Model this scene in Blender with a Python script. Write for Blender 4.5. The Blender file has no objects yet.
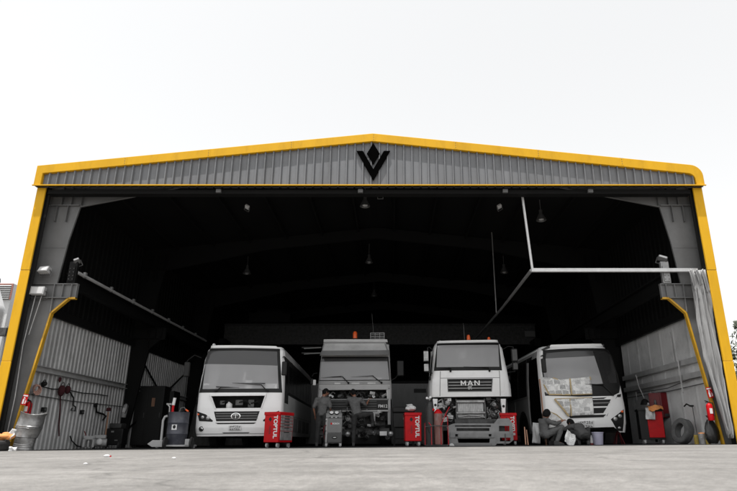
import bpy, bmesh, math, random
from mathutils import Vector, Matrix, Euler, noise
random.seed(7)
sc = bpy.context.scene
COL = sc.collection
PI = math.pi
R = math.radians

# ------------------------------------------------------------------ camera model of the photograph
FPX, PCX, PCY, PITCH, CAMZ = 587.0, 392.0, 245.5, math.radians(18.46), 0.22

def at(px, py, D):
    """world point at depth D (metres along +Y) seen at photo pixel (px, py)"""
    u = (px - PCX) / FPX
    v = (PCY - py) / FPX
    t = D / (math.cos(PITCH) - v * math.sin(PITCH))
    return Vector((u * t, D, CAMZ + t * (math.sin(PITCH) + v * math.cos(PITCH))))

def zf(x):
    """floor height: the yard falls gently to the left"""
    return 0.08 + 0.0083 * max(-12.0, min(12.0, x))

# ------------------------------------------------------------------ mesh builder
class MB:
    def __init__(s):
        s.v = []; s.f = []; s.m = []; s.mats = []
    def mi(s, mat):
        if mat not in s.mats: s.mats.append(mat)
        return s.mats.index(mat)
    def add(s, verts, faces, mat, M=None):
        b = len(s.v); k = s.mi(mat)
        for p in verts:
            p = Vector(p)
            s.v.append(M @ p if M is not None else p)
        for f in faces:
            s.f.append([b + i for i in f]); s.m.append(k)
        return s
    def box(s, c, d, mat, rot=None, taper=None):
        x, y, z = d[0] / 2, d[1] / 2, d[2] / 2
        t = taper or (1, 1)
        V = [(-x, -y, -z), (x, -y, -z), (x, y, -z), (-x, y, -z),
             (-x * t[0], -y * t[1], z), (x * t[0], -y * t[1], z), (x * t[0], y * t[1], z), (-x * t[0], y * t[1], z)]
        F = [(3, 2, 1, 0), (4, 5, 6, 7), (0, 1, 5, 4), (1, 2, 6, 5), (2, 3, 7, 6), (3, 0, 4, 7)]
        M = Matrix.Translation(Vector(c))
        if rot: M = M @ Euler(rot).to_matrix().to_4x4()
        return s.add(V, F, mat, M)
    def bb(s, a, b, mat):
        c = [(a[i] + b[i]) / 2 for i in range(3)]
        return s.box(c, [abs(b[i] - a[i]) for i in range(3)], mat)
    def tube(s, pts, r, mat, n=8, caps=True):
        pts = [Vector(p) for p in pts]
        rs = r if isinstance(r, (list, tuple)) else [r] * len(pts)
        V = []; F = []
        up = None
        for i, p in enumerate(pts):
            if i == 0: t = (pts[1] - p)
            elif i == len(pts) - 1: t = (p - pts[i - 1])
            else: t = (pts[i + 1] - p).normalized() + (p - pts[i - 1]).normalized()
            if t.length < 1e-9: t = Vector((0, 0, 1))
            t.normalize()
            if up is None:
                up = Vector((0, 0, 1)) if abs(t.z) < .9 else Vector((1, 0, 0))
            a = t.cross(up)
            if a.length < 1e-6: a = t.orthogonal()
            a.normalize(); b = a.cross(t).normalized(); up = b
            for k in range(n):
                w = 2 * PI * k / n + PI / n
                V.append(p + (a * math.cos(w) + b * math.sin(w)) * rs[i])
        for i in range(len(pts) - 1):
            for k in range(n):
                k2 = (k + 1) % n
                F.append((i * n + k, i * n + k2, (i + 1) * n + k2, (i + 1) * n + k))
        if caps:
            F.append(tuple(range(n - 1, -1, -1)))
            o = (len(pts) - 1) * n
            F.append(tuple(o + k for k in range(n)))
        return s.add(V, F, mat)
    def lathe(s, prof, mat, M=None, n=20, cap=True):
        V = []; F = []
        for (r, z) in prof:
            for k in range(n):
                w = 2 * PI * k / n
                V.append((r * math.cos(w), r * math.sin(w), z))
        for i in range(len(prof) - 1):
            for k in range(n):
                k2 = (k + 1) % n
                F.append((i * n + k, i * n + k2, (i + 1) * n + k2, (i + 1) * n + k))
        if cap:
            F.append(tuple(range(n - 1, -1, -1)))
            o = (len(prof) - 1) * n
            F.append(tuple(o + k for k in range(n)))
        return s.add(V, F, mat, M)
    def prism(s, poly, a, b, mat, plane='xz', M=None):
        n = len(poly)
        def pt(p, h):
            if plane == 'xz': return (p[0], h, p[1])
            if plane == 'yz': return (h, p[0], p[1])
            return (p[0], p[1], h)
        V = [pt(p, a) for p in poly] + [pt(p, b) for p in poly]
        F = [tuple(range(n)), tuple(range(2 * n - 1, n - 1, -1))]
        for i in range(n):
            j = (i + 1) % n
            F.append((i, j, n + j, n + i))
        return s.add(V, F, mat, M)
    def ell(s, c, r, mat, nu=12, nv=8, rot=None):
        V = []; F = []
        for j in range(nv + 1):
            a = PI * j / nv
            for i in range(nu):
                w = 2 * PI * i / nu
                V.append((r[0] * math.sin(a) * math.cos(w), r[1] * math.sin(a) * math.sin(w), r[2] * math.cos(a)))
        for j in range(nv):
            for i in range(nu):
                i2 = (i + 1) % nu
                F.append((j * nu + i, (j + 1) * nu + i, (j + 1) * nu + i2, j * nu + i2))
        M = Matrix.Translation(Vector(c))
        if rot: M = M @ Euler(rot).to_matrix().to_4x4()
        return s.add(V, F, mat, M)
    def build(s, name, parent=None, bevel=0, smooth=40, seg=2, recalc=True, label=None):
        me = bpy.data.meshes.new(name)
        me.from_pydata([tuple(v) for v in s.v], [], s.f)
        for m in s.mats: me.materials.append(m)
        me.polygons.foreach_set('material_index', s.m)
        me.update()
        bm = bmesh.new(); bm.from_mesh(me)
        bmesh.ops.remove_doubles(bm, verts=bm.verts, dist=1e-5)
        if recalc: bmesh.ops.recalc_face_normals(bm, faces=bm.faces)
        bm.to_mesh(me); bm.free()
        if smooth:
            me.polygons.foreach_set('use_smooth', [True] * len(me.polygons))
            me.set_sharp_from_angle(angle=R(smooth))
        o = bpy.data.objects.new(name, me); COL.objects.link(o)
        if parent: o.parent = parent
        if label: o['label'] = label
        if bevel:
            b = o.modifiers.new('bevel', 'BEVEL'); b.width = bevel; b.segments = seg
            b.limit_method = 'ANGLE'; b.angle_limit = R(40)
        return o

def thing(name, label, cat, loc=(0, 0, 0), rot=(0, 0, 0), group=None):
    o = bpy.data.objects.new(name, None); COL.objects.link(o)
    o.empty_display_size = .2
    o.location = loc; o.rotation_euler = rot
    o['label'] = label; o['category'] = cat
    if group: o['group'] = group
    return o

def tag(o, label, cat, group=None):
    o['label'] = label; o['category'] = cat
    if group: o['group'] = group
    return o

def struct(o):
    o['kind'] = 'structure'; return o

def dup(root, label, group=None, loc=None, rot=None):
    r = root.copy(); COL.objects.link(r)
    r['label'] = label
    if group: r['group'] = group
    if loc is not None: r.location = loc
    if rot is not None: r.rotation_euler = rot
    for ch in list(root.children):
        c = ch.copy(); COL.objects.link(c); c.parent = r
        for g in list(ch.children):
            d = g.copy(); COL.objects.link(d); d.parent = c
    return r

def text_mesh(txt, size, mat, M, extrude=.002, bold=0.0, parent=None, name='lettering'):
    cu = bpy.data.curves.new('t', 'FONT'); cu.body = txt; cu.size = size
    cu.align_x = 'CENTER'; cu.align_y = 'CENTER'; cu.extrude = extrude; cu.offset = bold
    o = bpy.data.objects.new('t', cu); COL.objects.link(o)
    dg = bpy.context.evaluated_depsgraph_get()
    me = bpy.data.meshes.new_from_object(o.evaluated_get(dg))
    bpy.data.objects.remove(o); me.materials.clear(); me.materials.append(mat)
    me.transform(M)
    r = bpy.data.objects.new(name, me); COL.objects.link(r)
    if parent: r.parent = parent
    return r

# ------------------------------------------------------------------ materials
def mat(name, col, rough=.6, metal=0., var=.15, scale=3., bump=0., bscale=40., dirt=None, spec=.5, coat=0., stretch=None):
    m = bpy.data.materials.new(name); m.use_nodes = True
    nt = m.node_tree; N = nt.nodes; L = nt.links
    b = N['Principled BSDF']
    b.inputs['Roughness'].default_value = rough
    b.inputs['Metallic'].default_value = metal
    b.inputs['Specular IOR Level'].default_value = spec
    b.inputs['Coat Weight'].default_value = coat
    if isinstance(col, (int, float)): col = (col, col, col)
    tc = N.new('ShaderNodeTexCoord')
    vec = tc.outputs['Object']
    if stretch:
        mp = N.new('ShaderNodeMapping'); mp.inputs['Scale'].default_value = stretch
        L.new(vec, mp.inputs['Vector']); vec = mp.outputs['Vector']
    nz = N.new('ShaderNodeTexNoise'); nz.inputs['Scale'].default_value = scale
    nz.inputs['Detail'].default_value = 8; nz.inputs['Roughness'].default_value = .65
    L.new(vec, nz.inputs['Vector'])
    cr = N.new('ShaderNodeValToRGB')
    lo = [max(0, c * (1 - var)) for c in col]; hi = [min(1, c * (1 + var)) for c in col]
    cr.color_ramp.elements[0].position = .3; cr.color_ramp.elements[0].color = (*lo, 1)
    cr.color_ramp.elements[1].position = .7; cr.color_ramp.elements[1].color = (*hi, 1)
    L.new(nz.outputs['Fac'], cr.inputs['Fac'])
    out = cr.outputs['Color']
    if dirt:
        dcol, amount, dsc = dirt
        n2 = N.new('ShaderNodeTexNoise'); n2.inputs['Scale'].default_value = dsc
        n2.inputs['Detail'].default_value = 10; n2.inputs['Roughness'].default_value = .7
        L.new(vec, n2.inputs['Vector'])
        r2 = N.new('ShaderNodeValToRGB')
        r2.color_ramp.elements[0].position = .5; r2.color_ramp.elements[0].color = (0, 0, 0, 1)
        r2.color_ramp.elements[1].position = .75; r2.color_ramp.elements[1].color = (amount,) * 3 + (1,)
        L.new(n2.outputs['Fac'], r2.inputs['Fac'])
        mx = N.new('ShaderNodeMixRGB')
        if isinstance(dcol, (int, float)): dcol = (dcol,) * 3
        mx.inputs['Color2'].default_value = (*dcol, 1)
        L.new(r2.outputs['Color'], mx.inputs['Fac']); L.new(out, mx.inputs['Color1'])
        out = mx.outputs['Color']
    L.new(out, b.inputs['Base Color'])
    rr = N.new('ShaderNodeMapRange'); rr.inputs['To Min'].default_value = max(.02, rough - .1); rr.inputs['To Max'].default_value = min(1, rough + .12)
    L.new(nz.outputs['Fac'], rr.inputs['Value']); L.new(rr.outputs['Result'], b.inputs['Roughness'])
    if bump:
        n3 = N.new('ShaderNodeTexNoise'); n3.inputs['Scale'].default_value = bscale; n3.inputs['Detail'].default_value = 6
        L.new(vec, n3.inputs['Vector'])
        bp = N.new('ShaderNodeBump'); bp.inputs['Strength'].default_value = bump; bp.inputs['Distance'].default_value = .02
        L.new(n3.outputs['Fac'], bp.inputs['Height']); L.new(bp.outputs['Normal'], b.inputs['Normal'])
    return m

def glass_mat(name, film, tint, dusty):
    """dusty vehicle glass: a thin grey film on a clear reflecting pane"""
    m = bpy.data.materials.new(name); m.use_nodes = True
    nt = m.node_tree; N = nt.nodes; L = nt.links
    out = N['Material Output']; b = N['Principled BSDF']
    b.inputs['Base Color'].default_value = (film, film, film * 1.02, 1)
    b.inputs['Roughness'].default_value = .12; b.inputs['Specular IOR Level'].default_value = .5
    tr = N.new('ShaderNodeBsdfTransparent'); tr.inputs['Color'].default_value = (tint, tint, tint, 1)
    tc = N.new('ShaderNodeTexCoord'); nz = N.new('ShaderNodeTexNoise'); nz.inputs['Scale'].default_value = 2.2; nz.inputs['Detail'].default_value = 6
    L.new(tc.outputs['Object'], nz.inputs['Vector'])
    mr = N.new('ShaderNodeMapRange'); mr.inputs['To Min'].default_value = dusty - .03; mr.inputs['To Max'].default_value = dusty + .03
    L.new(nz.outputs['Fac'], mr.inputs['Value'])
    mx = N.new('ShaderNodeMixShader')
    ge = N.new('ShaderNodeNewGeometry'); ff = N.new('ShaderNodeMath'); ff.operation = 'SUBTRACT'; ff.inputs[0].default_value = 1.0; L.new(ge.outputs['Backfacing'], ff.inputs[1])
    fm = N.new('ShaderNodeMath'); fm.operation = 'MULTIPLY'; L.new(mr.outputs['Result'], fm.inputs[0]); L.new(ff.outputs[0], fm.inputs[1])
    L.new(fm.outputs[0], mx.inputs['Fac']); L.new(tr.outputs[0], mx.inputs[1]); L.new(b.outputs[0], mx.inputs[2])
    L.new(mx.outputs[0], out.inputs['Surface'])
    return m

YEL = (.68, .37, .012)
M = {}
M['yellow'] = mat('yellow_paint', YEL, .55, var=.09, scale=1.2, dirt=((.46, .24, .01), .55, 3.5), bump=.1, bscale=6, spec=.2, stretch=(1, 1, .3))
M['yellow_steel'] = mat('yellow_steel', (.62, .34, .02), .5, var=.12, scale=4, dirt=((.25, .14, .03), .5, 3))
M['gable'] = mat('gable_sheet', (.165, .169, .178), .5, var=.16, scale=1.4, dirt=(.10, .7, 1.8), stretch=(1, 1, .35))
M['black'] = mat('black_paint', .002, .95, var=.2, spec=.0)
M['steel'] = mat('frame_steel', .16, .55, var=.14, scale=2., dirt=(.10, .5, 1.2))
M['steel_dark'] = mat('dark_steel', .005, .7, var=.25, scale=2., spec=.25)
M['steel_mid'] = mat('bracket_steel', .11, .5, var=.2, scale=4)
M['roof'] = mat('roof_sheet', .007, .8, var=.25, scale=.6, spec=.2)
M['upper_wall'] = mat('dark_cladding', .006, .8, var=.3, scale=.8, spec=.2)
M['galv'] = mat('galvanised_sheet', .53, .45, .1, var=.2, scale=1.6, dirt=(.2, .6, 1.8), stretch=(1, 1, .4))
M['wall_r'] = mat('grey_sheet', .74, .55, var=.12, scale=.9, dirt=(.2, .5, 1.0))
M['girt'] = mat('girt_steel', .55, .5, .2, var=.2, scale=3)
M['alu'] = mat('aluminium_tube', .62, .4, .3, var=.12, scale=5)
M['alu_d'] = mat('worn_tube', .30, .45, .4, var=.2, scale=5)
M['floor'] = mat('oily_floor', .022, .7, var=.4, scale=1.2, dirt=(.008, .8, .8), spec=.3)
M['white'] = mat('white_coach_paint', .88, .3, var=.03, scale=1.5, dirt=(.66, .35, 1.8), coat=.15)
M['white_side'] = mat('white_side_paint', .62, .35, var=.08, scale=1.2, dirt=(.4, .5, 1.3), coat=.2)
M['white_truck'] = mat('white_cab_paint', .88, .32, var=.04, scale=1.5, dirt=(.60, .4, 2.0), coat=.15)
M['grey_cab'] = mat('faded_cab_paint', .56, .5, var=.12, scale=1.6, dirt=(.32, .6, 1.8))
M['grey_cab_d'] = mat('visor_grey', .28, .5, var=.15, scale=2)
M['trim'] = mat('black_plastic', .013, .5, var=.3, scale=4, spec=.28)
M['rubber'] = mat('rubber', .022, .75, var=.35, scale=6, bump=.2, bscale=60)
M['rubber_grey'] = mat('dusty_rubber', .12, .85, var=.35, scale=6, bump=.2, bscale=40)
M['chrome'] = mat('chrome', .75, .15, 1., var=.08, scale=5)
M['metal'] = mat('bare_metal', .40, .4, .6, var=.35, scale=8, dirt=(.1, .7, 6))
M['metal_d'] = mat('oily_metal', .10, .45, .5, var=.5, scale=9, dirt=(.02, .8, 6))
M['engine'] = mat('grimy_engine', .055, .6, .2, var=.6, scale=7)
M['core'] = mat('radiator_core', .52, .55, .4, var=.35, scale=14, dirt=(.12, .7, 5), stretch=(1, 1, .25))
M['bumper'] = mat('primer_grey_bumper', .25, .6, var=.15, scale=3, dirt=(.08, .5, 4))
M['glass'] = glass_mat('dusty_windscreen', .56, .97, .56)
M['glass_t'] = glass_mat('tinted_band', .085, .6, .80)
M['glass_d'] = glass_mat('dark_pane', .04, .5, .75)
M['glass_s'] = mat('side_glass', .010, .22, var=.3, scale=2, spec=.25)
M['lens'] = mat('lamp_lens', .40, .12, .5, var=.2, scale=9)
M['orange'] = mat('orange_lens', (.80, .12, .02), .35, var=.1)
M['amber'] = mat('amber_cloth', (.62, .25, .08), .8, var=.25, scale=9)
M['red'] = mat('red_enamel', (.50, .004, .008), .42, var=.14, scale=3, dirt=((.22, .004, .006), .5, 5), spec=.22)
M['red_d'] = mat('dull_red', (.16, .008, .012), .5, var=.25, scale=4)
M['red_f'] = mat('red_tubing', (.42, .012, .02), .45, var=.15, scale=6)
M['rust_red'] = mat('worn_red_cylinder', (.24, .11, .095), .6, var=.3, scale=6, dirt=(.32, .6, 9), stretch=(1, 1, .3))
M['cyl_dark'] = mat('black_cylinder', .035, .5, var=.3, scale=6)
M['lightgrey'] = mat('light_grey_plastic', .40, .45, var=.1, scale=5, dirt=(.3, .4, 5))
M['midgrey'] = mat('grey_plastic', .17, .5, var=.12, scale=4)
M['darkgrey'] = mat('charcoal_plastic', .06, .5, var=.2, scale=4)
M['offwhite'] = mat('offwhite', .70, .5, var=.1, scale=5)
M['drum'] = mat('slate_drum_paint', (.065, .068, .085), .4, .1, var=.25, scale=4, dirt=(.2, .35, 7))
M['drum_steel'] = mat('dented_steel', .26, .38, .5, var=.45, scale=5, dirt=(.09, .7, 4))
M['paper'] = None
M['tape'] = mat('masking_tape', (.46, .35, .19), .7, var=.15, scale=9)
M['wood'] = mat('plain_board', (.36, .20, .13), .7, var=.25, scale=5, stretch=(6, 6, .6))
M['skin'] = mat('skin', (.27, .125, .08), .55, var=.1, scale=9)
M['shirt'] = mat('grey_workshirt', .125, .85, var=.25, scale=9, dirt=(.035, .7, 7), bump=.4, bscale=12)
M['shirt2'] = mat('charcoal_workshirt', .07, .85, var=.22, scale=9, dirt=(.025, .6, 7), bump=.4, bscale=12)
M['overall'] = mat('faded_coverall', .10, .9, var=.35, scale=7, dirt=(.03, .7, 7), bump=.5, bscale=12)
M['trousers'] = mat('dark_trousers', .040, .9, var=.25, scale=8, bump=.4, bscale=12)
M['hair'] = mat('black_hair', .006, .8, var=.3, scale=20, spec=.2)
M['shoe'] = mat('black_shoe', .02, .5, var=.2)
M['curtain'] = mat('tarpaulin', .31, .5, var=.15, scale=2.5, dirt=(.3, .5, 2.5), stretch=(2, 2, .4))
M['bucket'] = mat('pale_bucket', (.42, .41, .52), .45, var=.08, scale=4)
M['cabinet'] = mat('black_cabinet', .016, .55, var=.25, scale=3)
M['cabin'] = mat('cabin_panel', .25, .6, var=.14, scale=2., dirt=(.15, .5, 1.6), stretch=(2, 2, .5))
M['bag'] = mat('black_bag', .012, .35, var=.3, scale=6, bump=.6, bscale=9)
M['lampmetal'] = mat('lamp_shade_metal', .13, .4, .4, var=.15)
M['bulb'] = mat('unlit_diffuser', .6, .3, var=.08)
M['straw'] = mat('yellow_tin_paint', (.45, .32, .06), .5, var=.2, scale=8)
M['cloth_w'] = mat('white_rag', .62, .9, var=.2, scale=8)
M['cloth_dr'] = mat('maroon_cloth', (.05, .007, .011), .9, var=.3, scale=8)
M['cloth_p'] = mat('pinkish_coil', (.55, .33, .27), .7, var=.2, scale=8)
M['leaf'] = mat('leaf', (.060, .072, .045), .6, var=.45, scale=1.3)
M['bark'] = mat('bark', .12, .9, var=.3, scale=5)
M['neigh'] = mat('neighbour_sheet', .55, .6, var=.1, scale=1)
M['louvre'] = mat('louvre_grey', .20, .6, var=.15, scale=3)
M['redframe'] = mat('reddish_frame', (.40, .17, .13), .6)
M['stone'] = mat('pebble', .4, .9, var=.3, scale=30)

def paper_mat():
    m = bpy.data.materials.new('newsprint'); m.use_nodes = True
    nt = m.node_tree; N = nt.nodes; L = nt.links; b = N['Principled BSDF']
    b.inputs['Roughness'].default_value = .85
    tc = N.new('ShaderNodeTexCoord'); mp = N.new('ShaderNodeMapping'); L.new(tc.outputs['Object'], mp.inputs['Vector'])
    # columns of small print with a few dark pictures, set in blocks
    sx = N.new('ShaderNodeSeparateXYZ'); L.new(tc.outputs['Object'], sx.inputs[0])
    cx = N.new('ShaderNodeCombineXYZ'); L.new(sx.outputs['X'], cx.inputs['X']); L.new(sx.outputs['Z'], cx.inputs['Y'])
    def brick(wd, ht, mort, c1, c2, bias, off=.5):
        k = N.new('ShaderNodeTexBrick'); k.inputs['Scale'].default_value = 1; k.inputs['Brick Width'].default_value = wd; k.inputs['Row Height'].default_value = ht
        k.inputs['Mortar Size'].default_value = mort; k.inputs['Mortar Smooth'].default_value = .2; k.inputs['Bias'].default_value = bias; k.offset = off
        k.inputs['Color1'].default_value = (c1, c1, c1, 1); k.inputs['Color2'].default_value = (c2, c2, c2, 1); k.inputs['Mortar'].default_value = (.82, .82, .81, 1)
        L.new(wm.outputs[0], k.inputs['Vector']); return k.outputs['Color']
    wn = N.new('ShaderNodeTexNoise'); wn.inputs['Scale'].default_value = 4; L.new(cx.outputs[0], wn.inputs['Vector'])
    wm = N.new('ShaderNodeVectorMath'); wm.operation = 'MULTIPLY_ADD'; wm.inputs[1].default_value = (.10, .10, 0); L.new(wn.outputs['Color'], wm.inputs[0]); L.new(cx.outputs[0], wm.inputs[2])
    pics = brick(.21, .16, .022, .84, .03, -.3, .3)
    lines = brick(.06, .020, .006, .52, .24, .0, .4)
    mk = N.new('ShaderNodeTexNoise'); mk.inputs['Scale'].default_value = 7; L.new(tc.outputs['Object'], mk.inputs['Vector'])
    mr = N.new('ShaderNodeValToRGB'); mr.color_ramp.elements[0].position = .47; mr.color_ramp.elements[1].position = .50; L.new(mk.outputs['Fac'], mr.inputs['Fac'])
    mx = N.new('ShaderNodeMixRGB'); mx.inputs['Color1'].default_value = (.82, .82, .81, 1); L.new(mr.outputs['Color'], mx.inputs['Fac']); L.new(lines, mx.inputs['Color2'])
    pm = N.new('ShaderNodeMixRGB'); pm.blend_type = 'DARKEN'; pm.inputs['Fac'].default_value = 1; L.new(mx.outputs['Color'], pm.inputs['Color1'])
    n7 = N.new('ShaderNodeTexNoise'); n7.inputs['Scale'].default_value = 28; L.new(tc.outputs['Object'], n7.inputs['Vector'])
    r7 = N.new('ShaderNodeValToRGB'); r7.color_ramp.elements[0].position = .45; r7.color_ramp.elements[1].position = .55; r7.color_ramp.elements[1].color = (.55, .55, .55, 1); L.new(n7.outputs['Fac'], r7.inputs['Fac'])
    li = N.new('ShaderNodeMixRGB'); li.blend_type = 'ADD'; li.inputs['Fac'].default_value = .22; L.new(pics, li.inputs['Color1']); L.new(r7.outputs['Color'], li.inputs['Color2'])
    L.new(li.outputs['Color'], pm.inputs['Color2']); L.new(pm.outputs['Color'], b.inputs['Base Color'])
    n2 = N.new('ShaderNodeTexNoise'); n2.inputs['Scale'].default_value = 5
    L.new(mp.outputs['Vector'], n2.inputs['Vector'])
    bp = N.new('ShaderNodeBump'); bp.inputs['Strength'].default_value = .5; bp.inputs['Distance'].default_value = .03
    L.new(n2.outputs['Fac'], bp.inputs['Height']); L.new(bp.outputs['Normal'], b.inputs['Normal'])
    return m
M['paper'] = paper_mat()

def ground_mat():
    m = bpy.data.materials.new('dusty_concrete'); m.use_nodes = True
    nt = m.node_tree; N = nt.nodes; L = nt.links; b = N['Principled BSDF']
    b.inputs['Roughness'].default_value = .9; b.inputs['Specular IOR Level'].default_value = .25
    tc = N.new('ShaderNodeTexCoord'); P = tc.outputs['Object']
    def noise(s, d=8, r=.65, st=None):
        n = N.new('ShaderNodeTexNoise'); n.inputs['Scale'].default_value = s; n.inputs['Detail'].default_value = d; n.inputs['Roughness'].default_value = r
        if st:
            mp = N.new('ShaderNodeMapping'); mp.inputs['Scale'].default_value = st; L.new(P, mp.inputs['Vector']); L.new(mp.outputs['Vector'], n.inputs['Vector'])
        else: L.new(P, n.inputs['Vector'])
        return n.outputs['Fac']
    def ramp(src, p0, c0, p1, c1):
        r = N.new('ShaderNodeValToRGB'); r.color_ramp.elements[0].position = p0; r.color_ramp.elements[1].position = p1
        c0 = (c0,) * 3 if isinstance(c0, (int, float)) else c0; c1 = (c1,) * 3 if isinstance(c1, (int, float)) else c1
        r.color_ramp.elements[0].color = (*c0, 1); r.color_ramp.elements[1].color = (*c1, 1)
        L.new(src, r.inputs['Fac']); return r.outputs['Color']
    def mul(a, c, fac=1.):
        x = N.new('ShaderNodeMixRGB'); x.blend_type = 'MULTIPLY'; x.inputs['Fac'].default_value = fac
        L.new(a, x.inputs['Color1']); L.new(c, x.inputs['Color2']); return x.outputs['Color']
    base = ramp(noise(.35, 10, .7), .3, (.235, .226, .214), .7, (.355, .342, .325))
    base = mul(base, ramp(noise(2.6, 10, .75, (1, .45, 1)), .38, .76, .58, 1.0))
    base = mul(base, ramp(noise(.9, 6, .6, (.35, 1.6, 1)), .4, .80, .6, 1.0), .8)
    base = mul(base, ramp(noise(22, 8, .75), .38, .72, .60, 1.0))
    base = mul(base, ramp(noise(120, 4, .7), .38, .66, .58, 1.0), .8)
    bk = N.new('ShaderNodeTexBrick'); bk.inputs['Scale'].default_value = 1; bk.inputs['Brick Width'].default_value = 9; bk.inputs['Row Height'].default_value = 4.2; bk.inputs['Mortar Size'].default_value = .014; bk.inputs['Mortar Smooth'].default_value = .3; bk.offset = 0
    bk.inputs['Color1'].default_value = (1, 1, 1, 1); bk.inputs['Color2'].default_value = (.90, .90, .90, 1); bk.inputs['Mortar'].default_value = (.62, .61, .59, 1)
    bo = N.new('ShaderNodeMapping'); bo.inputs['Location'].default_value = (5.2, 1.1, 0); L.new(P, bo.inputs['Vector']); L.new(bo.outputs['Vector'], bk.inputs['Vector'])
    base = mul(base, bk.outputs['Color'], .9)
    # worn dark stains and hairline cracks
    base = mul(base, ramp(noise(.8, 10, .75), .60, 1.0, .72, .70))
    v = N.new('ShaderNodeTexVoronoi'); v.feature = 'DISTANCE_TO_EDGE'; v.inputs['Scale'].default_value = .33
    ad = N.new('ShaderNodeVectorMath'); ad.operation = 'MULTIPLY_ADD'
    n9 = N.new('ShaderNodeTexNoise'); n9.inputs['Scale'].default_value = 1.3; n9.inputs['Detail'].default_value = 6; L.new(P, n9.inputs['Vector'])
    L.new(n9.outputs['Color'], ad.inputs[0]); ad.inputs[1].default_value = (1.2, 1.2, 0); L.new(P, ad.inputs[2])
    L.new(ad.outputs[0], v.inputs['Vector'])
    base = mul(base, ramp(v.outputs['Distance'], .0, .62, .012, 1.0), .8)
    L.new(base, b.inputs['Base Color'])
    bp = N.new('ShaderNodeBump'); bp.inputs['Strength'].default_value = .35; bp.inputs['Distance'].default_value = .012
    s = N.new('ShaderNodeMath'); s.operation = 'ADD'; L.new(noise(9, 8, .7), s.inputs[0]); L.new(noise(60, 4, .6), s.inputs[1])
    L.new(s.outputs[0], bp.inputs['Height']); L.new(bp.outputs['Normal'], b.inputs['Normal'])
    return m
M['ground'] = ground_mat()
# ================================================================== GROUND
XC = -0.63                      # centre line of the shed
XL, XR = -9.85, 8.59            # inner faces of the side walls
def mx_(x): return 2 * XC - x   # mirror about the shed's centre line

mb = MB()
xs = [-300, -60, -12] + [-12 + i * .8 for i in range(1, 30)] + [12, 60, 300]
ys = [-40, -8, -3] + [-2 + i * .5 for i in range(0, 35)] + [16, 30, 80, 300, 900]
V = [(x, y, zf(x)) for y in ys for x in xs]
nx = len(xs)
F = [(j * nx + i, j * nx + i + 1, (j + 1) * nx + i + 1, (j + 1) * nx + i) for j in range(len(ys) - 1) for i in range(nx - 1)]
mb.add(V, F, M['ground'])
struct(mb.build('ground', smooth=60))

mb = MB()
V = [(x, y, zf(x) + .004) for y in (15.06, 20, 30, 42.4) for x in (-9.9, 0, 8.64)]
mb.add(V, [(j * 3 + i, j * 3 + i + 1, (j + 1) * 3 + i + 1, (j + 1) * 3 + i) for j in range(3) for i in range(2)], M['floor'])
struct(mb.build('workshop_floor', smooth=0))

# ================================================================== SHED
shed = thing('workshop_shed', 'large open-fronted steel workshop shed with yellow trim and grey corrugated gable', 'workshop shed', (0, 0, 0))
EAVE, APEX, XA = 7.56, 8.58, -0.55
OL, OR = -9.95, 8.68
def gtop(x):
    return EAVE + (APEX - EAVE) * (1 - abs(x - XA) / ((XA - OL) if x < XA else (OR - XA)))
# yellow band along the verge, with the rounded right-hand corner
T = .255
TL = .20
outer = [(OL, 6.97), (OL, EAVE), (XA, APEX)]
rr = .34
for k in range(9):
    a = R(84 - k * 10.5)
    outer.append((OR - rr + rr * math.cos(a), EAVE - rr + .03 + rr * math.sin(a)))
outer.append((OR, 6.97))
inner = [(OR - .23, 6.97)]
for k in range(7):
    a = R(k * 14)
    inner.append((OR - .23 - .2 + .2 * math.cos(a), EAVE - T - .2 + .02 + .2 * math.sin(a)))
inner += [(XA, APEX - T), (OL + TL, EAVE - T + .02), (OL + TL, 6.97)]
mb = MB()
mb.prism(outer + inner, 14.905, 15.027, M['yellow'])
mb.build('verge_trim', shed, bevel=.012)
mb = MB()
mb.bb((OL - .008, 14.86, 6.932), (OR + .012, 14.90, 6.965), M['yellow']); mb.bb((OL + .04, 14.90, 6.935), (OR - .04, 15.026, 6.955), M['steel_dark'])
mb.build('header_trim', shed, bevel=.006)
# lapped joints and screw heads along the verge trim
for k in range(1, 8):
    x = OL + (OR - OL) * k / 8 + .11
    zt_ = gtop(x); mb = MB(); mb.prism([(x - .05, gtop(x - .05) - T + .012), (x + .05, gtop(x + .05) - T + .012), (x + .05, gtop(x + .05) - .012), (x - .05, gtop(x - .05) - .012)], 14.901, 14.906, M['yellow'])
    for dz in (-.05, -.12, -.19): mb.tube([(x, 14.896, zt_ + dz), (x, 14.902, zt_ + dz)], .010, M['steel_mid'], 8)
    mb.build('lap_joint', shed, smooth=0)
for xo, xi in ((OL + .05, OL + .295), (OR - .285, OR - .03)):
    mb = MB()
    zs = [-.05, 2.15, 4.55, 7.25]
    for a, b in zip(zs, zs[1:]):
        g = .006
        mb.bb((xo, 15.03 + (.004 if a > 1 and a < 3 else 0), a + g), (xi, 15.08, b), M['yellow'])
    mb.bb((xo + .01, 15.045, 0), (xi - .01, 15.07, 6.89), M['steel_mid'])
    mb.build('jamb_trim', shed, bevel=.01)
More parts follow.
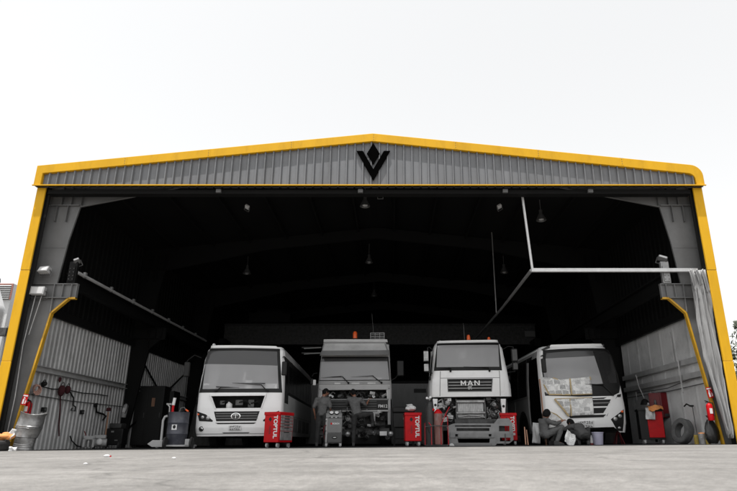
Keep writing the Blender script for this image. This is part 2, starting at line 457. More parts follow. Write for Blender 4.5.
# gable sheeting: trapezoid ribs, each a real fold
mb = MB()
prof = []
x = OL + TL - .02
while x < OR - .23 + .02:
    prof += [(x, 0), (x + .165, 0), (x + .178, -.062), (x + .205, -.062), (x + .23, 0)]
    x += .2305
V = []; F = []
for (x, dy) in prof:
    V += [(x, 15.0 + dy, 6.93), (x, 15.0 + dy, gtop(x) - .12)]
for i in range(len(prof) - 1):
    F.append((2 * i, 2 * i + 2, 2 * i + 3, 2 * i + 1))
V2 = [(a, b + .03, c) for a, b, c in V]; n = len(V)
F += [tuple(n + k for k in reversed(f)) for f in F]
mb.add(V + V2, F, M['gable'])
gable = mb.build('gable_sheeting', shed, smooth=0, recalc=False)
# emblem: a V with a diamond above it
def g(px, py): p = at(px, py, 14.94); return (p.x, p.z)
mb = MB()
mb.prism([g(*p) for p in ((356.5, 151), (363, 151), (373.3, 169.3), (383.8, 151), (390.3, 151), (373.3, 180.8))], 14.925, 14.962, M['black'])
mb.prism([g(*p) for p in ((373.3, 143.2), (366.9, 153.8), (373.3, 165), (379.8, 153.8))], 14.925, 14.962, M['black'])
mb.build('emblem', gable, bevel=.004)
# header beam and shutter brackets under the gable
mb = MB()
mb.bb((OL + .32, 15.10, 6.80), (OR - .32, 15.30, 6.91), M['steel_dark'])
mb.bb((OL + .32, 15.08, 6.78), (OR - .32, 15.33, 6.802), M['steel_dark'])
mb.build('header_beam', shed, bevel=.006)
for px in (219, 360.5, 505, 590):
    p = at(px, 188.5, 15.05)
    mb = MB(); mb.box((p.x, 15.06, 6.84), (.14, .10, .10), M['steel_mid']); mb.build('header_bracket', shed, bevel=.006)
# dark liner beside the jambs, then an added dark plate standing in for shade
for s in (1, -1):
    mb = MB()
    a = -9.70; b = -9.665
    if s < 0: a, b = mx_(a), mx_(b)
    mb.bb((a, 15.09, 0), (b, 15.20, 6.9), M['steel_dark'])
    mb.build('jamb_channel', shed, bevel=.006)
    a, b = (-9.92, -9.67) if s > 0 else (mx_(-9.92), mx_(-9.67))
    mb = MB(); mb.bb((a, 15.30, 0), (b, 15.33, 6.9), M['steel_dark']); mb.build('jamb_shade_plate', shed, bevel=.004)

# portal frames: tapered columns, corbels for the crane beam, haunched rafters
def web_poly(s):
    L_ = [(-9.84, -.02), (-9.60, -.02), (-9.50, .93), (-9.165, 3.50), (-8.76, 3.905), (-8.60, 3.905), (-8.60, 4.29), (-9.175, 4.29),
          (-9.075, 5.55), (-8.915, 6.58), (-7.06, 6.98), (-5.0, 7.45), (XC, 7.93), (XC, 8.40), (-9.84, 7.42)]
    return [(mx_(x), z) for x, z in L_] if s < 0 else L_
def frame(D, m, yellow):
    for s in (1, -1):
        sx = (lambda x: x) if s > 0 else mx_
        mb = MB()
        mb.prism(web_poly(s), D - .006, D + .006, m)
        # flanges follow the outline, 0.2 wide
        def strip(pts, w, t, mt, b):
            for (x0, z0), (x1, z1) in zip(pts, pts[1:]):
                d = Vector((x1 - x0, 0, z1 - z0)); ln = d.length; d.normalize()
                nrm = Vector((-d.z, 0, d.x)) * t / 2
                q = [(sx(x0) + 0, z0), (sx(x1), z1)]
                P = [Vector((sx(x0 + sgn * nrm.x), 0, z0 + sgn * nrm.z)) for sgn in (1, -1)] + [Vector((sx(x1 + sgn * nrm.x), 0, z1 + sgn * nrm.z)) for sgn in (-1, 1)]
                b.prism([(p.x, p.z) for p in P], D - w / 2, D + w / 2, mt)
        strip([(-9.84, 0), (-9.84, 7.42)], .22, .02, m, mb)
        strip([(-9.175, 4.29), (-9.075, 5.55), (-8.915, 6.58), (-7.06, 6.98), (-5.0, 7.45), (XC, 7.93)], .06, .02, m, mb)
        strip([(-9.84, 4.30), (-8.58, 4.30)], .12, .025, m, mb)
        strip([(-8.59, 3.90), (-8.59, 4.29)], .1, .02, m, mb)
        # stiffeners; front upper plates and gussets: shade put into a darker steel
        strip([(-9.83, 6.61), (-8.92, 6.61)], .16, .025, m, mb)
        strip([(-9.17, 3.52), (-9.19, 4.28)], .18, .02, m, mb)
        strip([(-9.83, 3.91), (-8.76, 3.91)], .2, .022, m, mb)
        for x in (-9.43, -9.15, -8.86): strip([(x, 6.62), (x, 7.2)], .2, .02, M['steel_mid'] if D < 16 else m, mb)
        for x in (-9.53, -9.22):
            mb.prism([(sx(x - .01), 6.60), (sx(x + .01), 6.60), (sx(x + .01), 6.12), (sx(x - .01), 6.12)], D - .10, D, M['steel_mid'] if D < 16 else m)
        for x in (-8.95, -8.72): strip([(x, 3.92), (x, 4.28)], .18, .016, m, mb)
        strip([(-9.83, 5.35), (-9.09, 5.35)], .03, .012, m, mb)
        pf = mb.build('portal_frame', shed, smooth=0)
        mb = MB()
        strip([(-9.60, 0), (-9.50, .93), (-9.165, 3.50)], .12, .045, yellow, mb)
        strip([(-9.165, 3.50), (-8.76, 3.905)], .115, .045, yellow, mb)
        strip([(-8.76, 3.905), (-8.58, 3.905)], .11, .045, yellow, mb)
        mb.build('inner_flange', pf, smooth=0)
frame(15.58, M['steel'], M['yellow_steel'])
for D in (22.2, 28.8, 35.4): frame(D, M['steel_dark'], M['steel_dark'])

# roof and purlins
for s in (1, -1):
    mb = MB()
    a = (OL if s > 0 else OR)
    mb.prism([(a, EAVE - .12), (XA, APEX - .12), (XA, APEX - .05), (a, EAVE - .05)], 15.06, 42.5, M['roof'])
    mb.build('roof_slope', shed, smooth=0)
for k in range(1, 13):
    x = OL + (OR - OL) * k / 13
    z = gtop(x) - .21
    mb = MB(); mb.bb((x - .03, 15.35, z - .09), (x + .03, 42.3, z + .08), M['roof']); mb.build('purlin', shed, smooth=0)

# side walls: ribbed sheets
def ribbed(x, y0, y1, z0, z1, m, sgn, pitch=.215, h=.035, flat=.42):
    mb = MB(); pr = []
    y = y0
    while y < y1:
        pr += [(y, 0), (y + pitch * flat, 0), (y + pitch * (flat + .12), h), (y + pitch * .88, h)]
        y += pitch
    V = []; F = []
    for (yy, d) in pr: V += [(x + sgn * d, yy, z0), (x + sgn * d, yy, z1)]
    for i in range(len(pr) - 1): F.append((2 * i, 2 * i + 1, 2 * i + 3, 2 * i + 2))
    n = len(V); V += [(a - sgn * .02, b, c) for a, b, c in V]
    F += [tuple(n + k for k in reversed(f)) for f in F]
    mb.add(V, F, m)
    return mb
ribbed(XL, 15.3, 42.3, -.05, 3.66, M['galv'], 1).build('side_wall', shed, smooth=0, recalc=False)
ribbed(XR, 15.3, 42.3, .0, 3.66, M['wall_r'], -1, pitch=.9, h=.018, flat=.80).build('side_wall', shed, smooth=0, recalc=False)
for x, s in ((XL, 1), (XR, -1)):
    ribbed(x - s * .004, 15.3, 42.3, 3.64, EAVE, M['upper_wall'], s, pitch=.3).build('shaded_upper_cladding', shed, smooth=0, recalc=False)  # shade on the upper walls is put into this near-black colour
    mb = MB(); mb.bb((x + s * .05, 15.72, 3.62), (x + s * .16, 42, 3.86), M['steel_dark']); mb.build('wall_rail', shed, bevel=.005)
for x, s, zz in ((XL, 1, (2.13,)), (XR, -1, (2.40, 1.99))):
    for z in zz:
        mb = MB()
        for y0, y1 in ((15.75, 22.0), (22.4, 28.6), (29, 35.2), (35.6, 42)):
            if s < 0:
                mb.bb((x - .04, y0, z - .075), (x - .13, y1, z + .075), M['alu']); continue
            mb.bb((x + s * .045, y0, z - .08), (x + s * .06, y1, z + .08), M['girt'])
            mb.bb((x + s * .06, y0, z + .065), (x + s * .17, y1, z + .08), M['girt'])
            mb.bb((x + s * .06, y0, z - .08), (x + s * .17, y1, z - .065), M['girt'])
        mb.build('girt', shed, smooth=0)
mb = MB(); mb.tube([(-9.62, 15.46, 4.0), (-9.70, 15.46, 2.6), (-9.64, 15.46, 1.3), (-9.66, 15.46, .2)], .012, M['girt'], 6); mb.build('conduit', shed)
mb = MB(); mb.tube([(-9.45, 15.46, 4.0), (-9.60, 15.46, 2.9)], .010, M['girt'], 6); mb.build('conduit', shed)
# electrical conduit along the walls
for x, s, z in ((XL, 1, 1.42), (XR, -1, 1.72)):
    mb = MB(); mb.tube([(x + s * .07, 15.8, z + .02), (x + s * .07, 18.4, z - .03), (x + s * .07, 22, z)], .014, M['steel_mid'], 6); mb.build('conduit', shed)
mb = MB(); mb.tube([(XR - .08, 17.9, 3.4), (XR - .08, 17.9, 2.5)], .016, M['girt'], 6); mb.tube([(XR - .20, 17.4, 2.5), (XR - .20, 17.4, 1.55)], .02, M['girt'], 6); mb.build('conduit', shed)
# lower bracing seen on the second bay of the left wall
mb = MB()
mb.tube([(XL + .12, 22.5, 3.5), (XL + .12, 28.6, .6)], .035, M['steel_dark'], 6)
mb.tube([(XL + .14, 22.5, .6), (XL + .14, 28.6, 3.5)], .035, M['steel_dark'], 6)
mb.build('wall_bracing', shed)
# rear wall
mb = MB()
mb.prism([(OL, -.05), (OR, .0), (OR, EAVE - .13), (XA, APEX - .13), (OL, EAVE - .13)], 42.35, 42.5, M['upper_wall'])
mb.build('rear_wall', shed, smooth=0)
for x0 in (-6.2, .4):
    pass
# crane runway beams on the corbels
for s in (1, -1):
    sx = (lambda x: x) if s > 0 else mx_
    mb = MB()
    mb.bb((sx(-9.12), 15.9, 4.315), (sx(-8.92), 42, 4.34), M['steel_dark'])
    mb.bb((sx(-9.04), 15.9, 4.34), (sx(-9.00), 42, 4.68), M['steel_dark'])
    mb.bb((sx(-9.16), 15.9, 4.68), (sx(-8.88), 42, 4.72), M['steel_dark'])
    mb.bb((sx(-9.05), 15.9, 4.72), (sx(-8.99), 42, 4.77), M['steel_dark'])
    mb.build('runway_beam', shed, smooth=0)
    mb = MB()
    mp = M['steel_dark'] if s > 0 else M['alu_d']
    mb.bb((sx(-8.88), 15.50, 4.318), (sx(-8.66), 15.60, 4.93), mp)
    mb.bb((sx(-8.85), 15.47, 4.36), (sx(-8.69), 15.50, 4.80), mp)
    for z in (4.42, 4.52, 4.62, 4.72):
        for x in (-8.82, -8.72): mb.tube([(sx(x), 15.455, z), (sx(x), 15.475, z)], .014, M['steel_mid'], 6)
    mb.build('runway_end_stop', shed, bevel=.006)

# ================================================================== things fixed to the shed
def floodlight(px, py, D, w, h, rot, label, m='lightgrey'):
    p = at(px, py, D)
    t = thing('floodlight', label, 'floodlight', p, rot, None)
    mb = MB(); mb.box((0, 0, 0), (w, .13, h), M[m]); 
    for k in range(5): mb.box((-w / 2 + w * (k + .5) / 5, .08, 0), (.012, .05, h * .8), M[m])
    mb.build('housing', t, bevel=.015)
    mb = MB(); mb.box((0, -.069, 0), (w * .84, .01, h * .78), M['bulb']); mb.build('lens', t, bevel=.004)
    mb = MB(); mb.tube([(-w / 2 - .015, 0, 0), (-w / 2 - .015, .10, -.02), (-w / 2 - .015, .14, -h * .8), (w / 2 + .015, .14, -h * .8), (w / 2 + .015, .10, -.02), (w / 2 + .015, 0, 0)], .012, M['steel_mid'], 6); mb.build('bracket', t)
    return t
floodlight(44.5, 270, 15.36, .30, .17, (R(-25), 0, R(-12)), 'grey floodlight tilted on the left column above the crane corbel')
floodlight(38.2, 291, 15.36, .36, .22, (R(-4), 0, R(4)), 'pale boxy floodlight at the left corbel, lower of the two lamps there')
floodlight(77, 261, 15.52, .15, .09, (R(-40), R(-28), R(20)), 'small floodlight tilted on top of the left dark runway end stop', 'steel_mid')
floodlight(662.5, 258.5, 15.52, .24, .10, (R(-40), R(24), R(-20)), 'small floodlight tilted on top of the right silver runway end stop', 'steel_mid')
floodlight(247.3, 206.8, 17.0, .13, .07, (R(-20), R(30), 0), 'tiny white floodlight under the roof left of the centre line', 'offwhite')
floodlight(380.3, 193.2, 15.34, .12, .10, (R(-30), 0, 0), 'tiny floodlight clipped under the header right of the emblem', 'lightgrey')
floodlight(499.3, 206.3, 17.0, .13, .07, (R(-20), R(-30), 0), 'tiny white floodlight under the roof right of the centre line', 'offwhite')

def bay_lamp(px, py, D, label):
    p = at(px, py, D); 
    t = thing('bay_lamp', label, 'bay lamp', (p.x, D, p.z), (0, 0, 0), 'bell-shaped lamps hanging from the shed roof')
    zr = gtop(p.x) - .15 - p.z
    mb = MB(); mb.lathe([(.03, .26), (.055, .24), (.06, .12), (.085, .08), (.155, -.07), (.17, -.12), (.160, -.12), (.145, -.07), (.05, .05)], M['lampmetal'], n=20, cap=False); mb.build('lamp_shade', t)
    mb = MB(); mb.ell((0, 0, -.05), (.10, .10, .07), M['bulb']); mb.build('bulb', t)
    mb = MB(); mb.tube([(0, 0, .24), (0, 0, max(.4, zr))], .012, M['steel_mid'], 6); mb.build('hanger', t)
bay_lamp(365, 203, 17.8, 'bell-shaped bay lamp hanging nearest the emblem, upper lamp on the centre line')
bay_lamp(541, 217, 18.0, 'brightest bell-shaped bay lamp hanging right of the upright curtain-rail hanger')
bay_lamp(369, 260, 24.2, 'bell-shaped bay lamp hanging lower on the centre line')
bay_lamp(247, 271, 24.2, 'bell-shaped bay lamp hanging deep in the left half of the shed')
bay_lamp(504, 270, 24.2, 'bell-shaped bay lamp hanging between the two curtain-rail hangers')
bay_lamp(374, 294, 30.5, 'small dim bay lamp hanging deepest on the centre line')

# paint-booth curtain rails
t = thing('curtain_rail', 'white square L-shaped curtain rail crossing the right half of the opening', 'curtain rail', (0, 0, 0))
mb = MB()
mb.bb((3.80, 15.36, 4.60), (8.33, 15.44, 4.70), M['alu'])
mb.build('front_rail', t, bevel=.006)
a = at(478.5, 335, 26.2)
mb = MB(); mb.tube([(3.80, 15.40, 4.65), (3.86, 20, 4.66), (a.x, 27.5, a.z)], .045, M['alu_d'], 8); mb.build('side_rail', t)
mb = MB(); mb.tube([(3.83, 15.40, 4.70), (3.70, 15.40, 7.0)], .035, M['alu'], 8); mb.build('hanger', t)
b0 = at(492, 319, 21.0)
mb = MB(); mb.tube([(3.9, 21.6, 4.66), (3.9, 21.6, 8.0)], .022, M['alu_d'], 8); mb.build('hanger', t)
t = thing('curtain_rail', 'long worn tube rail running into the shed along the left wall', 'curtain rail', (0, 0, 0))
p0 = at(77.5, 272.5, 15.62); p1 = at(206, 341, 27.6)
mb = MB(); mb.tube([p0, p1], .045, M['alu'], 8); mb.build('tube', t)
for k in range(7):
    q = p0.lerp(p1, (k + .25) / 7.2)
    mb = MB(); mb.box((q.x, q.y, q.z + .03), (.07, .10, .16), M['alu_d']); mb.build('clamp', t, bevel=.006)

# bunched tarpaulin curtain on the right jamb
def curtain():
    top = at(698, 275, 15.3); NU, NV = 46, 40
    V = []
    for j in range(NV + 1):
        v = j / NV
        z = 4.53 - v * (4.53 - .34)
        xc = 8.17 + .13 * v
        hw = (.20 + .04 * math.sin(PI * min(1, v * 1.1))) * (1 - .62 * max(0, (v - .55) / .45) ** 1.5)
        for i in range(NU + 1):
            u = i / NU * 2 - 1
            ph = u * 11 + 1.6 * math.sin(v * 4 + u * 2)
            x = xc + u * hw + .018 * math.sin(v * 9 + u * 7) + .02 * math.sin(v * 4 + u * 2)
            y = 15.16 + (.06 * math.sin(ph + .8 * math.sin(v * 5 + u)) + .03 * math.sin(2.7 * ph + v * 9) + .015 * math.sin(5.3 * ph - v * 14)) * (.55 + .6 * v) - .05 * (1 - v) ** 4
            V.append((x, y, z + .05 * math.sin(u * 9) * (1 if v > .97 or v < .02 else 0)))
    W = NU + 1; F = [(j * W + i, j * W + i + 1, (j + 1) * W + i + 1, (j + 1) * W + i) for j in range(NV) for i in range(NU)]
    t = thing('tarpaulin_curtain', 'grey tarpaulin curtain bunched and tied beside the right yellow jamb', 'curtain', (0, 0, 0))
    mb = MB(); mb.add(V, F, M['curtain']); o = mb.build('sheet', t, smooth=180, recalc=False)
    m = o.modifiers.new('th', 'SOLIDIFY'); m.thickness = .004
    # gathered head folds over the rail
    for i, (dx, ln) in enumerate(((-.22, .55), (-.06, .42), (.10, .62))):
        V = []; n = 8
        for j in range(13):
            v = j / 12
            for k in range(n + 1):
                w = k / n - .5
                V.append((8.16 + dx + w * (.10 - .05 * abs(v - .5)) + .10 * v, 15.08 + .03 * math.cos(w * 6) - .02 * math.sin(v * 5), 4.57 - v * ln + .04 * w))
        F = [(j * (n + 1) + k, j * (n + 1) + k + 1, (j + 1) * (n + 1) + k + 1, (j + 1) * (n + 1) + k) for j in range(12) for k in range(n)]
        mb = MB(); mb.add(V, F, M['curtain']); o = mb.build('head_fold', t, smooth=180, recalc=False)
        m = o.modifiers.new('th', 'SOLIDIFY'); m.thickness = .006
curtain()

# overhead travelling crane across the back
t = thing('overhead_crane', 'dark overhead travelling crane girder spanning the back of the shed', 'crane', (0, 0, 0))
mb = MB()
mb.bb((-8.9, 31.0, 5.10), (7.6, 31.06, 6.1), M['engine']); mb.bb((-8.9, 30.85, 6.1), (7.6, 31.2, 6.15), M['engine']); mb.bb((-8.9, 30.85, 5.05), (7.6, 31.2, 5.10), M['engine'])
mb.build('girder', t, smooth=0)
for x in (-8.66, mx_(-8.66)):
    mb = MB(); mb.bb((x - .15, 29.8, 4.80), (x + .15, 32.2, 5.2), M['steel_dark']); mb.build('end_carriage', t, bevel=.01)
mb = MB(); mb.bb((-7.6, 30.7, 6.2), (-5.4, 31.4, 6.7), M['steel_dark']); mb.tube([(-7.2, 31, 6.75), (-5.8, 31, 6.75)], .25, M['steel_dark'], 14); mb.build('hoist', t, bevel=.02)
q = at(530, 334, 30.8)
mb = MB(); mb.box((q.x, 30.82, 5.6), (.55, .04, .3), M['steel']); mb.build('plate', t, bevel=.005)
# strip lights deep in the shed
for i, (py, lab) in enumerate(((347.5, 'thin white strip light behind the left lorry roof, upper one'), (353, 'thin white strip light behind the left lorry roof, lower one'))):
    a = at(304, py + 1, 27); b = at(321, py, 27)
    mb = MB(); mb.tube([a, b], .025, M['offwhite'], 8); mb.box((a + b) / 2 + Vector((0, .05, .03)), (1.0, .06, .05), M['steel_mid'])
    tag(mb.build('strip_light'), lab, 'strip light', None)
# ================================================================== VEHICLES
class Front:
    """front surface of a vehicle: half-width w(z), rake f(z), corner rounding; local x across, y to the rear, z up"""
    def __init__(s, x, D, yaw, prof, d=.35, n=4.5):
        s.x0, s.D0, s.yaw, s.prof, s.d, s.n = x, D, yaw, prof, d, n
        s.z0 = zf(x) + .004; s.clamp = .972
    def wf(s, z):
        P = s.prof
        if z <= P[0][0]: return P[0][1], P[0][2]
        for a, b in zip(P, P[1:]):
            if z <= b[0]:
                t = (z - a[0]) / (b[0] - a[0]); return a[1] + (b[1] - a[1]) * t, a[2] + (b[2] - a[2]) * t
        return P[-1][1], P[-1][2]
    def surf(s, x, z):
        w, f = s.wf(z); t = min(1., abs(x) / w)
        return f + s.d * (1 - (1 - t ** s.n) ** (1 / s.n))
    def loc(s, px, py, off=0.):
        D = s.D0; c, sn = math.cos(s.yaw), math.sin(s.yaw)
        for _ in range(6):
            p = at(px, py, D); dx, dy = p.x - s.x0, p.y - s.D0
            x = dx * c + dy * sn; z = p.z - s.z0
            y = s.surf(x, z) - off
            D = s.D0 + x * sn + y * c
        w = s.wf(z)[0] * s.clamp
        return (max(-w, min(w, x)), z)
    def locu(s, px, py):
        c = s.clamp; s.clamp = 9.; r = s.loc(px, py); s.clamp = c; return r
    def L(s, *pts): return [s.loc(*p) for p in pts]
    def root(s, name, label, cat, group=None):
        return thing(name, label, cat, (s.x0, s.D0, s.z0), (0, -.0083, s.yaw), group)
    def outline(s, z0, z1, inset=.0):
        zs = [z0] + [p[0] for p in s.prof if z0 < p[0] < z1] + [z1]
        return [(-s.wf(z)[0] + inset, z) for z in zs] + [(s.wf(z)[0] - inset, z) for z in reversed(zs)]
    def drape(s, mb, poly, off, th, m, holes=(), step=.14, fn=None):
        """sheet of thickness th cut to poly, laid on the front surface, off metres proud of it"""
        fn = fn or s.surf
        bm = bmesh.new()
        bm.faces.new([bm.verts.new((p[0], 0, p[1])) for p in poly])
        def cut(co, no):
            bmesh.ops.bisect_plane(bm, geom=bm.verts[:] + bm.edges[:] + bm.faces[:], plane_co=co, plane_no=no, dist=1e-5)
        xs = [p[0] for p in poly]; zs = [p[1] for p in poly]
        k = math.floor(min(xs) / step) + 1
        while k * step < max(xs): cut((k * step, 0, 0), (1, 0, 0)); k += 1
        # finer towards the rounded corners
        w = s.wf((min(zs) + max(zs)) / 2)[0]
        for fr in (.86, .92, .96, .985):
            for sg in (-1, 1):
                if min(xs) < sg * fr * w < max(xs): cut((sg * fr * w, 0, 0), (1, 0, 0))
        k = math.floor(min(zs) / step) + 1
        while k * step < max(zs): cut((0, 0, k * step), (0, 0, 1)); k += 1
        for p in s.prof:
            if min(zs) < p[0] < max(zs): cut((0, 0, p[0]), (0, 0, 1))
        for h in holes:
            for (a, b) in zip(h, h[1:] + h[:1]):
                dx, dz = b[0] - a[0], b[1] - a[1]
                cut((a[0], 0, a[1]), Vector((dz, 0, -dx)).normalized())
        def inside(q, h):
            r = False
            for (a, b) in zip(h, h[1:] + h[:1]):
                if (a[1] > q.z) != (b[1] > q.z) and q.x < (b[0] - a[0]) * (q.z - a[1]) / (b[1] - a[1]) + a[0]: r = not r
            return r
        kill = [f for f in bm.faces if any(inside(f.calc_center_median(), h) for h in holes)]
        if kill: bmesh.ops.delete(bm, geom=kill, context='FACES')
        bmesh.ops.remove_doubles(bm, verts=bm.verts, dist=1e-4)
        bm.verts.ensure_lookup_table(); bm.verts.index_update()
        n = len(bm.verts)
        fv = [(v.co.x, fn(v.co.x, v.co.z) - off, v.co.z) for v in bm.verts]
        bv = [(x, y + th, z) for x, y, z in fv]
        F = []
        for f in bm.faces:
            ids = [v.index for v in f.verts]
            if f.normal.y > 0: ids.reverse()
            F.append(ids); F.append([n + i for i in reversed(ids)])
        for e in bm.edges:
            if len(e.link_faces) == 1:
                f = e.link_faces[0]; ids = [v.index for v in f.verts]
                if f.normal.y > 0: ids.reverse()
                a, b = e.verts[0].index, e.verts[1].index
                i = ids.index(a)
                if ids[(i + 1) % len(ids)] == b: a, b = b, a
                F.append([a, b, n + b, n + a])
        bm.free()
        mb.add(fv + bv, F, m)
        return mb
    def shell(s, mb, z0, L, m, step=.25, roof=True):
        """sides, rear and crowned roof behind the front sheet"""
        zs = sorted(set([z0] + [p[0] for p in s.prof if p[0] > z0]))
        V = []; F = []
        for z in zs:
            w, f = s.wf(z)
            V += [(-w, f + s.d, z), (-w, L, z), (w, L, z), (w, f + s.d, z)]
        for i in range(len(zs) - 1):
            for k in range(3): F.append((4 * i + k, 4 * i + k + 1, 4 * i + 4 + k + 1, 4 * i + 4 + k))
        mb.add(V, F, m)
        if roof:
            w, f = s.wf(zs[-1]); z = zs[-1]; n = 14
            fr = [(-w + 2 * w * i / n, z) for i in range(n + 1)]
            V = []; F = []
            for (x, zz) in fr:
                cz = .05 * (1 - (x / w) ** 2)
                y = s.surf(x, z)
                V += [(x, y, z), (x, y + .22, z + cz), (x, L, z + cz)]
            for i in range(n):
                for k in range(2): F.append((3 * i + k, 3 * i + 3 + k, 3 * i + 4 + k, 3 * i + k + 1))
            mb.add(V, F, m)
        return mb

def wheel(parent, x, y, r, w, rim_m='metal', label=None):
    mb = MB(); Mx = Matrix.Translation((x, y, r)) @ Matrix.Rotation(PI / 2, 4, 'Y')
    mb.lathe([(r * .58, -w / 2 * .9), (r * .62, -w / 2), (r * .93, -w / 2), (r, -w / 2 * .75), (r, w / 2 * .75), (r * .93, w / 2), (r * .62, w / 2), (r * .58, w / 2 * .9)], M['rubber'], Mx, n=28, cap=False)
    o = mb.build('wheel', parent)
    mb = MB(); mb.lathe([(.001, -w * .2), (r * .25, -w * .25), (r * .3, -w * .1), (r * .5, -w * .1), (r * .6, -w * .42), (r * .6, w * .42), (r * .5, w * .1), (r * .3, w * .1), (r * .25, w * .25), (.001, w * .2)], M[rim_m], Mx, n=28, cap=False)
    mb.build('rim', o)
    return o

def mirror(parent, front, arm_px, head_px, hw, hh, yoff=-.1, name='mirror', double=False):
    """outside mirror: arm from body to head, points given in pixels"""
    pts = [front.locu(*p) for p in arm_px]
    P = []
    for i, (x, z) in enumerate(pts):
        P.append((x, (front.d + front.wf(z)[1]) * (1 - i / max(1, len(pts) - 1)) + yoff, z))
    mb = MB(); mb.tube(P, .018, M['trim'], 6); o = mb.build(name, parent)
    x, z = front.locu(*head_px)
    mb = MB(); mb.box((x, yoff, z), (hw, .12, hh), M['trim']); mb.build('housing', o, bevel=.03, seg=3)
    return o

def plate(parent, fr, pts, rows, off=.03):
    """number plate with rows of dark characters"""
    mb = MB(); fr.drape(mb, fr.L(*pts), off, .02, M['offwhite']); o = mb.build('number_plate', parent)
    xs = [p[0] for p in fr.L(*pts)]; zs = [p[1] for p in fr.L(*pts)]
    x0, x1, z0, z1 = min(xs), max(xs), min(zs), max(zs); h = (z1 - z0) / len(rows)
    mb = MB()
    rnd = random.Random(3)
    for r_, n in enumerate(rows):
        zc = z1 - h * (r_ + .5)
        for k in range(n):
            xc = x0 + (x1 - x0) * (k + 1) / (n + 1)
            w_ = (x1 - x0) / (n + 2)
            y = fr.surf(xc, zc) - off - .003
            for seg in rnd.sample([(0, .3, 1, .16), (0, -.3, 1, .16), (-.4, 0, .2, .7), (.4, 0, .2, .7), (0, 0, 1, .14)], 3):
                mb.box((xc + seg[0] * w_ * .7, y, zc + seg[1] * h), (seg[2] * w_ * .7, .004, seg[3] * h), M['trim'])
    mb.build('characters', o, smooth=0)
    return o

def wiper(parent, fr, pts, off=.05):
    P = []
    for p in pts:
        x, z = fr.loc(*p); P.append((x, fr.surf(x, z) - off, z))
    mb = MB(); mb.tube([P[0], P[1]], .014, M['trim'], 6); mb.tube(P[1:], .011, M['trim'], 6)
    x, z = fr.loc(*pts[0]); mb.ell((x, fr.surf(x, z) - off + .02, z), (.035, .05, .035), M['trim'], 10, 6)
    mb.build('wiper', parent)

def headlamp(parent, fr, poly, lamps, indicator=None, off=.008):
    mb = MB(); fr.drape(mb, fr.L(*poly), off, .03, M['trim'], step=.08); o = mb.build('headlight', parent)
    for (px, py, r) in lamps:
        x, z = fr.loc(px, py); y = fr.surf(x, z) - off - .004
        mb = MB(); mb.lathe([(r, 0), (r * .95, .012), (r * .6, .02), (.002, .028)], M['lens'], Matrix.Translation((x, y, z)) @ Matrix.Rotation(PI / 2, 4, 'X'), n=18)
        mb.build('lens', o)
    if indicator:
        px, py, r = indicator; x, z = fr.loc(px, py); y = fr.surf(x, z) - off - .004
        mb = MB(); mb.box((x, y, z), (r * 2, .02, r * 1.6), M['orange']); mb.build('indicator', o, bevel=.01)
    return o

def steering(parent, x, y, z, r=.23):
    mb = MB()
    n = 20
    Mx = Matrix.Translation((x, y, z)) @ Euler((R(-35), 0, 0)).to_matrix().to_4x4()
    mb.tube([Mx @ Vector((r * math.cos(2 * PI * k / n), r * math.sin(2 * PI * k / n), 0)) for k in range(n + 1)], .017, M['trim'], 6, caps=False)
    for a in (0, 2.1, 4.2): mb.tube([Mx @ Vector((0, 0, -.03)), Mx @ Vector((r * math.cos(a), r * math.sin(a), 0))], .014, M['trim'], 6)
    mb.tube([Mx @ Vector((0, 0, -.03)), Mx @ Vector((0, .1, -.5))], .03, M['trim'], 6)
    mb.build('steering_wheel', parent)

def seat(parent, x, y, z, m='midgrey', w=.48):
    mb = MB(); mb.box((x, y, z), (w, .5, .14), M[m]); mb.box((x, y + .27, z + .38), (w, .14, .75), M[m], (R(-10), 0, 0)); mb.box((x, y + .37, z + .84), (w * .6, .11, .2), M[m], (R(-8), 0, 0))
    mb.build('seat', parent, bevel=.04, seg=3)

# ---------------------------------------------------------------- left coach (white, service flap open)
f1 = Front(-4.41, 17.55, R(1.9), [(.30, 1.21, .06), (.55, 1.245, .0), (1.1, 1.245, .0), (1.55, 1.24, .03), (2.0, 1.225, .10), (2.5, 1.20, .21), (2.78, 1.165, .30), (2.90, 1.10, .36)], d=.30, n=5)
bus = f1.root('coach', 'white coach at the left with its front service flap open and black-framed windscreen', 'coach')
ws = f1.L((206, 351.8), (242, 350.3), (278, 351.8), (279.2, 388.8), (203, 388.8))
hood = f1.L((212, 395.5), (265.5, 395.5), (261, 408), (216, 408))
LB = 8.6
mb = MB(); f1.drape(mb, f1.outline(.32, 2.90), 0, .03, M['white'], [ws, hood]); mb.build('front_panel', bus, smooth=50)
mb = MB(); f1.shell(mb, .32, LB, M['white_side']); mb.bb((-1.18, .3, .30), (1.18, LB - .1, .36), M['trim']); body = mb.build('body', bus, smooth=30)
# windscreen: black surround, pane, tinted band
sur = f1.L((201.8, 349.2), (242, 347.8), (280.8, 349.2), (282.8, 393), (197, 393))
mb = MB(); f1.drape(mb, sur, .006, .03, M['trim'], [ws]); mb.build('windscreen_surround', bus, smooth=50)
band = f1.L((206, 351.8), (242, 350.3), (278, 351.8), (278.5, 366), (242, 364.5), (205, 364))
mb = MB(); f1.drape(mb, f1.L((205, 364), (242, 364.5), (278.5, 366), (279.2, 388.8), (203, 388.8)), .002, .008, M['glass']); win = mb.build('windscreen', bus, smooth=60)
mb = MB(); f1.drape(mb, band, .002, .008, M['glass_t']); mb.build('tinted_band', win, smooth=60)
# roof cap
mb = MB(); f1.drape(mb, f1.L((203.5, 348.6), (242, 346.9), (280, 348.6), (277, 346.5), (242, 345.3), (206, 346.5)), .02, .06, M['white']); mb.build('roof_lip', bus, smooth=50)
x, z = f1.loc(214, 345.3)
mb = MB(); mb.ell((x, .5, z + .03), (.05, .08, .05), M['offwhite'], 10, 6); mb.build('marker_lamp', bus)
